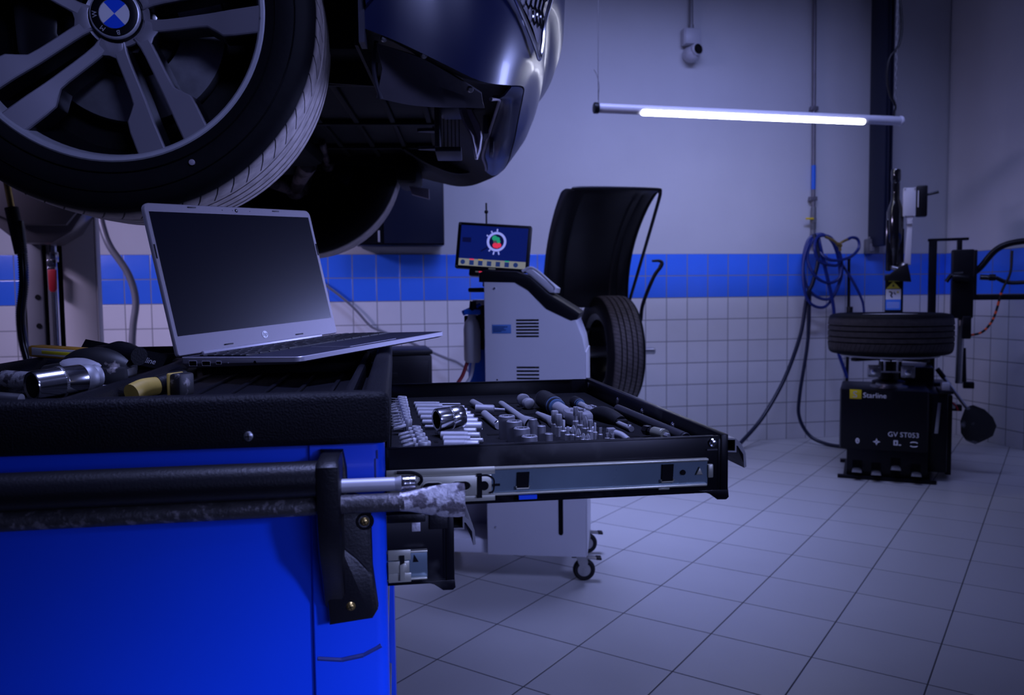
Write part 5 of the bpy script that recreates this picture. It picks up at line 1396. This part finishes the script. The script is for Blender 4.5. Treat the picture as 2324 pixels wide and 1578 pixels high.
# helper arm
mb = MB(); mb.box((.474, .72, .48), (.519, .77, 1.370), 0, .004); mb.box((.468, .72, 1.362), (.690, .77, 1.378), 0, .003); mb.box((.628, .72, 1.20), (.655, .77, 1.365), 0, .003); mb.box((.44, .55, .44), (.60, .78, .50), 0, .006); obj('helper_post', mb, 'cabinet_black', tc)
mb = MB(); mb.cyl((.655, .76, .48), (.668, .76, 1.30), .021, .021, 18); obj('helper_pole', mb, 'brushed_steel', tc)
mb = MB(); mb.box((.600, .70, .885), (.720, .79, 1.305), 0, .008); mb.box((.66, .68, .76), (.71, .75, .90), 0, .008); mb.cyl((.600, .675, 1.135), (.690, .675, 1.128), .026, .024, 18, b=.004); mb.box((.715, .70, 1.0), (.735, .76, 1.30), 0, .004)
mb.tube([(.57, .69, 1.11), (.60, .69, 1.15), (.66, .69, 1.16)], .012, 8)
obj('helper_slide', mb, 'cabinet_black', tc)
mb = MB(); mb.cyl((.676, .768, .70), (.684, .768, .49), .016, .016, 14); mb.box((.68, .74, .45), (.74, .80, .49), 0, .004); obj('helper_ram', mb, 'cabinet_black', tc)
mb = MB(); mb.tube([(.725, .74, 1.165), (.760, .74, 1.20), (.835, .74, 1.297), (.926, .74, 1.338), (1.06, .74, 1.342), (1.18, .72, 1.30)], .019, 10); obj('bent_arm', mb, 'cabinet_black', tc)
mb = MB(); mb.box((.700, .72, .996), (1.10, .765, 1.030), 0, .004); obj('press_arm', mb, 'cabinet_black', tc)
mb = MB(); mb.cyl((.752, .72, 1.135), (.835, .72, 1.128), .017, .016, 14, 1); mb.tube([(.835, .72, 1.13), (.90, .72, 1.10), (1.00, .72, 1.100)], .012, 8, 0); mb.cyl((.80, .71, 1.132), (.832, .71, 1.131), .020, .020, 12, 0); obj('press_handle', mb, ['cabinet_black', 'black_gloss'], tc)
mb = MB(); mb.tube([(.914, .70, 1.289), (.906, .69, 1.157), (.866, .69, 1.051), (.840, .70, .93), (.815, .70, .86), (.766, .70, .800), (.690, .72, .777)], .007, 8, 0, sub=10, mif=lambda i: 1 if (i > 20 and i % 5 < 2) else 0)
o = obj('cable', mb, ['black_plastic', 'orange'], tc)
# bead breaker arm with its blade
mb = MB(); mb.cyl((.515, .36, .592), (.668, .36, .372), .010, .010, 12, 0); mb.cyl((.508, .36, .602), (.545, .36, .550), .014, .014, 12, 1); obj('breaker_arm', mb, ['brushed_steel', 'black_plastic'], tc)
mb = MB()
rows = []
for t, h0, h1, bow in ((0, .0, .05, .0), (.25, -.055, .085, .02), (.55, -.085, .095, .03), (.8, -.085, .085, .03), (1.0, -.055, .04, .02)):
    c = Vector((.650, .34, .375)) + Vector((.105, 0, -.165))*t
    nrm = Vector((.165, 0, .105)).normalized()
    rows.append([c + nrm*lerp(h0, h1, k/6) + Vector((0, -bow*sin(pi*k/6) - .05*(k/6-.5)**2, 0)) for k in range(7)])
mb.grid(rows, 0, t=.012); obj('breaker_blade', mb, 'blade_dusty', tc)
mb = MB(); mb.cyl((.56, .30, .40), (.60, .30, .395), .02, .02, 12, 0); mb.box((.575, .30, .365), (.635, .36, .40), 1, .004); mb.tube([(.58, .25, .42), (.60, .25, .40), (.61, .25, .375)], .006, 6, 2); obj('breaker_joint', mb, ['brushed_steel', 'cabinet_black', 'red_plastic'], tc)
mb = MB(); mb.box((.515, .10, .50), (.555, .20, .545), 0, .006); mb.box((.50, .05, .49), (.57, .30, .505), 1, .003); obj('lubricant_cup', mb, ['white_shade', 'cabinet_black'], tc)
wt = loose_wheel('wheel', 'black wheel lying flat on the turntable of the tyre changer', TCM @ TR(tcx, tcy, .812) @ RX(90), .338, .225, .225, (.065, .095, .130, .160), 'tyre_clean', 'lamp_housing')

# ------------------------------------------------------------------ lift column
LM = TR(-1.285, 3.90, 0)
lift = thing('lift_column', 'grey steel lift post with a dark carriage under the raised car', 'vehicle lift', LM)
L = lambda x, y, z: (x+1.285, y-3.90, z)
mb = MB()
mb.box(L(-1.283, 3.885, 0), L(-1.142, 3.90, 3.2), 0, .004); mb.box(L(-1.150, 3.885, 0), L(-1.140, 3.94, 3.2), 0, .002)
mb.box(L(-1.46, 4.10, 0), L(-1.26, 4.12, 3.2), 0); mb.box(L(-1.300, 3.94, 0), L(-1.283, 4.11, 3.2), 1)
mb.box(L(-1.52, 3.86, 0), L(-1.10, 4.29, .02), 1, .004)
obj('column', mb, ['grey_metal', 'lift_side'], lift)
mb = MB(); mb.box(L(-1.437, 3.89, 0), L(-1.368, 3.905, 3.2), 0, .003); mb.box(L(-1.450, 3.89, 0), L(-1.440, 4.11, 3.2), 1)
for z in (1.071, .944, .817, .69): mb.cyl(L(-1.390, 3.887, z), L(-1.390, 3.893, z), .011, .013, 18, 1)
obj('side_channel', mb, ['lift_side', 'dark_void'], lift)
mb = MB(); mb.box(L(-1.368, 3.93, 0), L(-1.300, 3.95, 3.2), 0); mb.box(L(-1.352, 3.90, 0), L(-1.338, 3.93, 3.2), 1, .002); obj('inner_track', mb, ['dark_void', 'lift_side'], lift)
mb = MB(); mb.cyl(L(-1.318, 3.895, 0), L(-1.318, 3.895, 1.6), .012, .012, 18); mb.cyl(L(-1.318, 3.895, 1.225), L(-1.318, 3.895, 1.27), .018, .018, 18, b=.003); obj('pipe', mb, 'chrome', lift)
mb = MB(); mb.box(L(-1.340, 3.868, 1.200), L(-1.302, 3.886, 1.235), 0, .003); mb.cyl(L(-1.320, 3.862, 1.222), L(-1.320, 3.87, 1.222), .008, .008, 12, 0); mb.box(L(-1.338, 3.865, 1.188), L(-1.306, 3.880, 1.202), 0, .003); obj('valve_body', mb, 'chrome', lift)
mb = MB(); mb.prism([(-.048, 1.190), (-.014, 1.190), (-.016, 1.105), (-.024, 1.093), (-.038, 1.093), (-.046, 1.105)], -.050, -.030, XZ, 0, .004); o = obj('valve_handle', mb, 'red_plastic', lift); o['label'] = 'red lever of the ball valve'
# carriage: tapered box swelling towards the top
mb = MB()
z0, z1, z2 = 1.300, 1.350, 1.62
mb.prism([(-.30, 1.62), (-.285, 1.46), (-.245, 1.410), (-.120, 1.302), (.012, 1.296), (.092, 1.345), (.142, 1.425), (.16, 1.62)], -.16, .04, XZ, 0, .012)
mb.prism([(-.30, 1.62), (-.28, 1.46), (-.10, 1.372), (.08, 1.372), (.142, 1.45), (.16, 1.62)], -.185, -.155, XZ, 0, .012)
obj('carriage', mb, 'lift_dark', lift)
mb = MB(); mb.box((-.06, -1.2, 1.56), (.06, -.1, 1.62), 0, .01, RZ(24))
obj('lift_arm', mb, 'lift_dark', lift, None)

hs = thing('air_hose', 'black corrugated hose hanging beside the lift column from a brass rod', 'hose', TR(-1.28, 3.40, .8))
H = lambda x, z: (x+1.28, 0, z-.8)
mb = MB(); mb.tube([H(-1.268, 1.36), H(-1.262, 1.25), H(-1.262, 1.12), H(-1.278, 1.0), H(-1.274, .90), H(-1.258, .81), H(-1.25, .70), H(-1.26, .40), H(-1.27, .03)], .016, 12, 0)
pp = smooth([H(-1.268, 1.36), H(-1.262, 1.25), H(-1.262, 1.12), H(-1.278, 1.0), H(-1.274, .90), H(-1.258, .81), H(-1.25, .70)], 14)
for a, b in zip(pp[:-1], pp[1:]): mb.cyl(a.lerp(b, .1), a.lerp(b, .55), .0185, .0185, 12, 0)
obj('corrugated_tube', mb, 'black_gloss', hs)
mb = MB(); mb.cyl(H(-1.292, 1.412), H(-1.266, 1.235), .024, .022, 18, b=.003); obj('sleeve', mb, 'black_plastic', hs)
mb = MB(); mb.cyl(H(-1.310, 1.56), H(-1.290, 1.40), .012, .012, 16); obj('rod', mb, 'brass', hs)
mb = MB(); mb.tube([(-1.43, 4.95, 1.56), (-1.405, 4.92, 1.46), (-1.366, 4.9, 1.356), (-1.279, 4.9, 1.207), (-1.243, 4.9, 1.058), (-1.262, 4.9, .908), (-1.272, 4.9, .783), (-1.27, 4.92, .5), (-1.26, 4.95, .02)], .019, 12, 0, sub=10)
pp = smooth([(-1.43, 4.95, 1.56), (-1.405, 4.92, 1.46), (-1.366, 4.9, 1.356), (-1.279, 4.9, 1.207), (-1.243, 4.9, 1.058), (-1.262, 4.9, .908), (-1.272, 4.9, .783)], 16)
for a, b in zip(pp[:-1], pp[1:]): mb.cyl(a.lerp(b, .2), a.lerp(b, .6), .0205, .0205, 10, 0)
tag(obj('flexible_conduit', mb, 'conduit_grey'), 'grey ribbed conduit curving down the wall beside the lift column', 'conduit')

# ------------------------------------------------------------------ things on and against the back wall
wc = thing('wall_cabinet', 'dark flat cabinet hanging on the back wall behind the far front tyre', 'cabinet', TR(.30, 5.30, 1.38))
mb = MB(); mb.box((-.30, -.16, 0), (.245, -.001, .47), 0, .006); obj('carcass', mb, 'cabinet_black', wc)
mb = MB(); mb.box((-.135, -.172, .012), (.238, -.160, .46), 0, .003); obj('door', mb, 'hose_dark', wc)
mb = MB(); mb.box((-.290, -.170, .012), (-.150, -.160, .46), 0, .003); mb.box((-.172, -.176, .02), (-.160, -.168, .09), 1, .001); obj('side_door', mb, ['cabinet_black', 'white_shade'], wc)
bb = thing('tool_box', 'plain black box standing by the tiled wall behind the cart corner', 'box', TR(.18, 4.15, 0))
mb = MB(); mb.box((-.30, -.15, .0), (.172, .25, .765), 0, .008); obj('body', mb, 'cabinet_black', bb)
mb = MB(); mb.box((-.305, -.156, .768), (.176, .255, .790), 0, .005); obj('lid', mb, 'black_plastic', bb)
mb = MB(); mb.box((-.28, -.156, .40), (.155, -.149, .74), 0, .003); mb.box((-.28, -.156, .03), (.155, -.149, .37), 0, .003); mb.box((-.12, -.162, .66), (.0, -.154, .68), 1, .002); obj('door', mb, ['cabinet_black', 'black_plastic'], bb)
mb = MB(); mb.tube([(-.60, 5.20, 1.42), (-.42, 5.22, 1.28), (-.189, 5.25, 1.125), (-.04, 5.26, .998), (.06, 5.26, .882), (.12, 5.26, .845), (.26, 5.26, .79), (.47, 5.25, .69), (.55, 5.22, .655), (.64, 5.18, .615), (.75, 5.1, .50), (.86, 5.07, .30)], .0085, 8, 0, sub=8)
tag(obj('power_cable', mb, 'hose_grey'), 'grey cable sagging across the wall tiles behind the laptop', 'cable')

cc = thing('security_camera', 'white dome camera mounted on the wall under a grey junction box', 'camera', TR(2.265, 5.303, 2.685))
mb = MB(); mb.lathe([(0, 0), (.054, 0), (.054, .018), (.050, .030), (0, .030)], RX(90), 32); obj('base', mb, 'camera_white', cc)
mb = MB(); mb.ball((.0, -.045, -.006), .056); obj('dome', mb, 'camera_white', cc)
mb = MB(); MC = ALONG((.012, -.085, .012), (.25, -1, .02)); mb.lathe([(.042, -.02), (.042, .016), (.034, .022), (.030, .014), (0, .012)], MC, 28, 0, mis=[0, 0, 1, 1]); mb.lathe([(0, .020), (.016, .018), (.018, .012)], MC, 20, 1); obj('lens', mb, ['camera_white', 'black_gloss'], cc)
jb = thing('junction_box', 'grey square junction box above the wall camera', 'junction box', TR(2.265, 5.303, 2.795))
mb = MB(); mb.box((-.062, -.055, -.055), (.062, 0, .058), 0, .008); mb.box((-.055, -.062, -.050), (.055, -.054, .052), 0, .004)
for x in (-.045, .045):
    for z in (-.040, .042): mb.cyl((x, -.064, z), (x, -.060, z), .005, .005, 8, 0)
obj('box', mb, 'camera_white', jb)
mb = MB(); mb.cyl((0, -.025, .055), (0, -.025, .62), .013, .013, 14); mb.cyl((0, -.025, .055), (0, -.025, .085), .018, .018, 14); obj('conduit', mb, 'conduit_grey', jb)

pipe = thing('air_pipe', 'thin vertical air pipe running down the wall to the coiled hose', 'pipe', TR(3.185, 5.285, 0))
mb = MB(); mb.cyl((.0, 0, 3.4), (.012, 0, 1.60), .013, .013, 14); obj('pipe', mb, 'pipe_grey', pipe)
for z in (2.35, 1.72):
    mb = MB(); mb.box((-.022, -.018, z-.015), (.034, .017, z+.015), 0, .004); obj('clamp', mb, 'pipe_grey', pipe)
mb = MB(); mb.cyl((.010, 0, 1.785), (.0105, 0, 1.955), .0155, .0155, 14); obj('blue_sleeve', mb, 'gas_blue', pipe)
mb = MB(); mb.cyl((.010, -.004, 1.50), (.010, -.004, 1.66), .018, .018, 14, b=.003); mb.lathe([(0, 0), (.024, 0), (.024, .03), (0, .03)], TR(.010, -.004, 1.55), 6); mb.cyl((.008, -.006, 1.40), (.008, -.006, 1.50), .021, .016, 14, b=.003); obj('fitting', mb, 'lift_side', pipe)
mb = MB(); mb.box((-.060, -.030, 1.570), (.0, -.018, 1.584), 0, .003); o = obj('valve_handle', mb, 'yellow', pipe); o['label'] = 'yellow lever on the pipe valve'

hb = thing('blue_air_hose', 'blue air hose hanging in loose coils from the wall pipe', 'hose', TR(3.19, 5.17, 1.2))
Hh = lambda x, z, y=0: (x-3.19, y, z-1.2)
mb = MB()
mb.tube([Hh(3.17, 1.455, .03), Hh(3.10, 1.40), Hh(3.055, 1.25), Hh(3.06, 1.05, -.02), Hh(3.12, .965, -.02), Hh(3.23, .955), Hh(3.31, 1.06), Hh(3.335, 1.20, -.03), Hh(3.30, 1.36, -.03), Hh(3.20, 1.455, -.01), Hh(3.11, 1.43, .02), Hh(3.065, 1.28, .02), Hh(3.075, 1.12), Hh(3.15, 1.03), Hh(3.25, 1.01, -.02), Hh(3.32, 1.12, -.02), Hh(3.33, 1.26), Hh(3.28, 1.40), Hh(3.19, 1.462), Hh(3.12, 1.41), Hh(3.085, 1.29), Hh(3.12, 1.17, -.04), Hh(3.22, 1.12, -.04), Hh(3.31, 1.16, -.04), Hh(3.325, 1.30, -.02), Hh(3.25, 1.43, -.03), Hh(3.15, 1.44, -.03), Hh(3.11, 1.36, -.05), Hh(3.15, 1.27, -.05), Hh(3.25, 1.24, -.05), Hh(3.335, 1.25, -.03)], .0105, 8, 0, sub=7)
mb.tube([Hh(3.155, 1.36), Hh(3.20, 1.29, -.05), Hh(3.28, 1.275, -.06), Hh(3.38, 1.300, -.06), Hh(3.455, 1.36, -.04), Hh(3.455, 1.42, -.03), Hh(3.405, 1.435, -.04), Hh(3.36, 1.42, -.05)], .0105, 8, 0, sub=7)
mb.tube([Hh(3.165, 1.45), Hh(3.17, 1.38, -.02), Hh(3.205, 1.22, -.03), Hh(3.25, 1.05, -.03), Hh(3.275, .93, -.03), Hh(3.30, .70, -.02), Hh(3.38, .45, -.04)], .012, 8, 0, sub=7)
mb.tube([Hh(3.345, 1.26), Hh(3.42, 1.14, -.02), Hh(3.49, 1.02, -.02), Hh(3.515, .94, -.02), Hh(3.52, .80, -.02)], .009, 8, 0, sub=7)
obj('coil', mb, 'hose_blue', hb)
mb = MB(); mb.tube([Hh(3.19, 1.44, -.05), Hh(3.24, 1.415, -.06), Hh(3.29, 1.375, -.06), Hh(3.30, 1.34, -.06)], .010, 8); mb.tube([Hh(3.285, 1.385, -.06), Hh(3.32, 1.405, -.06), Hh(3.36, 1.42, -.05)], .009, 8); mb.cyl(Hh(3.275, 1.39, -.06), Hh(3.305, 1.372, -.06), .015, .015, 6); obj('coupling', mb, 'brass', hb)
mb = MB(); mb.tube([Hh(3.135, 1.46), Hh(3.15, 1.30, -.03), Hh(3.12, 1.13, -.02), Hh(3.085, 1.02), Hh(3.04, .76), Hh(2.91, .455, -.02), Hh(2.715, .20, -.08), Hh(2.50, .06, -.20), Hh(2.36, .018, -.33), Hh(2.2, .014, -.45)], .0135, 10, 0, sub=8); o = obj('drop_hose', mb, 'hose_dark', hb); o['label'] = 'dark hose running down to the floor'
mb = MB(); mb.tube([Hh(3.10, 1.06, -.01), Hh(3.105, .97), Hh(3.095, .70), Hh(3.02, .33, -.03), Hh(3.01, .18, -.05), Hh(3.06, .06, -.10), Hh(3.13, .016, -.20), Hh(3.20, .014, -.33), Hh(3.24, .014, -.48), Hh(3.225, .05, -.62)], .0125, 10, 0, sub=8); o = obj('loop_hose', mb, 'hose_dark', hb); o['label'] = 'dark hose looping over the floor to the tyre changer'

mb = MB(); mb.box((3.640, 5.12, 1.38), (3.700, 5.30, 3.6), 0, .006); mb.box((3.655, 5.105, 1.38), (3.665, 5.13, 3.6), 0, .002); mb.box((3.680, 5.105, 1.38), (3.690, 5.13, 3.6), 0, .002)
tag(obj('wall_duct', mb, 'hose_dark'), 'tall black square duct running down the wall behind the lamp', 'duct')
sb = thing('switch_box', 'small grey socket box fixed to the wall beside the black duct', 'switch box', TR(3.665, 5.300, 1.39))
mb = MB(); mb.box((-.058, -.05, -.062), (.040, 0, .045), 0, .008); obj('box', mb, 'lift_side', sb)
mb = MB(); mb.box((-.040, -.056, -.045), (.0, -.048, .010), 0, .003); mb.box((-.03, -.03, .045), (.045, -.005, .062), 0, .004); obj('cover', mb, 'hose_grey', sb)

wr = thing('leaning_rod', 'slim black rod leaning on the wall between the hose coil and the tyre changer', 'rod', TR(3.42, 5.19, .95))
mb = MB(); mb.cyl((.0, 0, .33), (.004, 0, -.06), .010, .011, 12); mb.cyl((.012, 0, .0), (.012, 0, -.10), .022, .020, 14, b=.004); mb.ball((0, 0, .335), .013)
mb.cyl((.006, .0, -.06), (.01, .03, -.93), .012, .010, 10); obj('rod', mb, 'black_plastic', wr)

# ------------------------------------------------------------------ hanging tube lamp
hl = thing('tube_lamp', 'long glowing tube lamp hanging level on a wire and a chain before the wall', 'lamp', TR(2.275, 4.40, 2.086) @ RY(.5))
mb = MB(); mb.lathe([(0, -.955), (.024, -.955), (.027, -.950), (.027, .950), (.024, .955), (0, .955)], RY(90), 24); obj('housing', mb, 'lamp_housing', hl)
mb = MB(); mb.lathe([(0, -.668), (.014, -.668), (.0165, -.660), (.0165, .710), (.014, .718), (0, .718)], TR(-.02, -.018, -.018) @ RY(90), 16); o = obj('tube', mb, 'tube_glow', hl); o['label'] = 'glowing white tube'
mb = MB(); mb.cyl((-.962, 0, 0), (-.935, 0, 0), .031, .031, 20, b=.004); obj('end_cap', mb, 'black_plastic', hl)
mb = MB(); mb.cyl((.945, 0, 0), (.962, 0, 0), .030, .030, 20, b=.004); obj('end_cap', mb, 'lamp_housing', hl)
mb = MB(); mb.tube([(-.935, 0, .028), (-.935, 0, .10), (-.938, 0, .16), (-.937, 0, 1.6)], .0022, 6, sub=2); mb.tube([(-.938, 0, .05), (-.932, 0, .12), (-.945, 0, .18), (-.962, 0, .21)], .0018, 6); obj('hanging_wire', mb, 'lift_side', hl)
mb = MB()
for k in range(44):
    z = .05 + k*.030; c = Vector((.915, 0, z)); s = Vector((1, 0, 0)) if k % 2 else Vector((0, 1, 0))
    mb.tube([c + s*.006*cos(a) + Vector((0, 0, .017*sin(a))) for a in [i*pi/4 for i in range(8)]], .0026, 5, 0, True, 1)
obj('chain', mb, 'lift_side', hl)
mb = MB(); mb.tube([(.905, 0, .027), (.915, .0, .09), (.875, 0, .16), (.855, .0, .27), (.87, 0, .37), (.930, 0, .45), (.945, 0, .57), (.925, 0, .75), (.915, 0, 1.0), (.925, 0, 1.3)], .0075, 8); obj('cord', mb, 'black_plastic', hl)
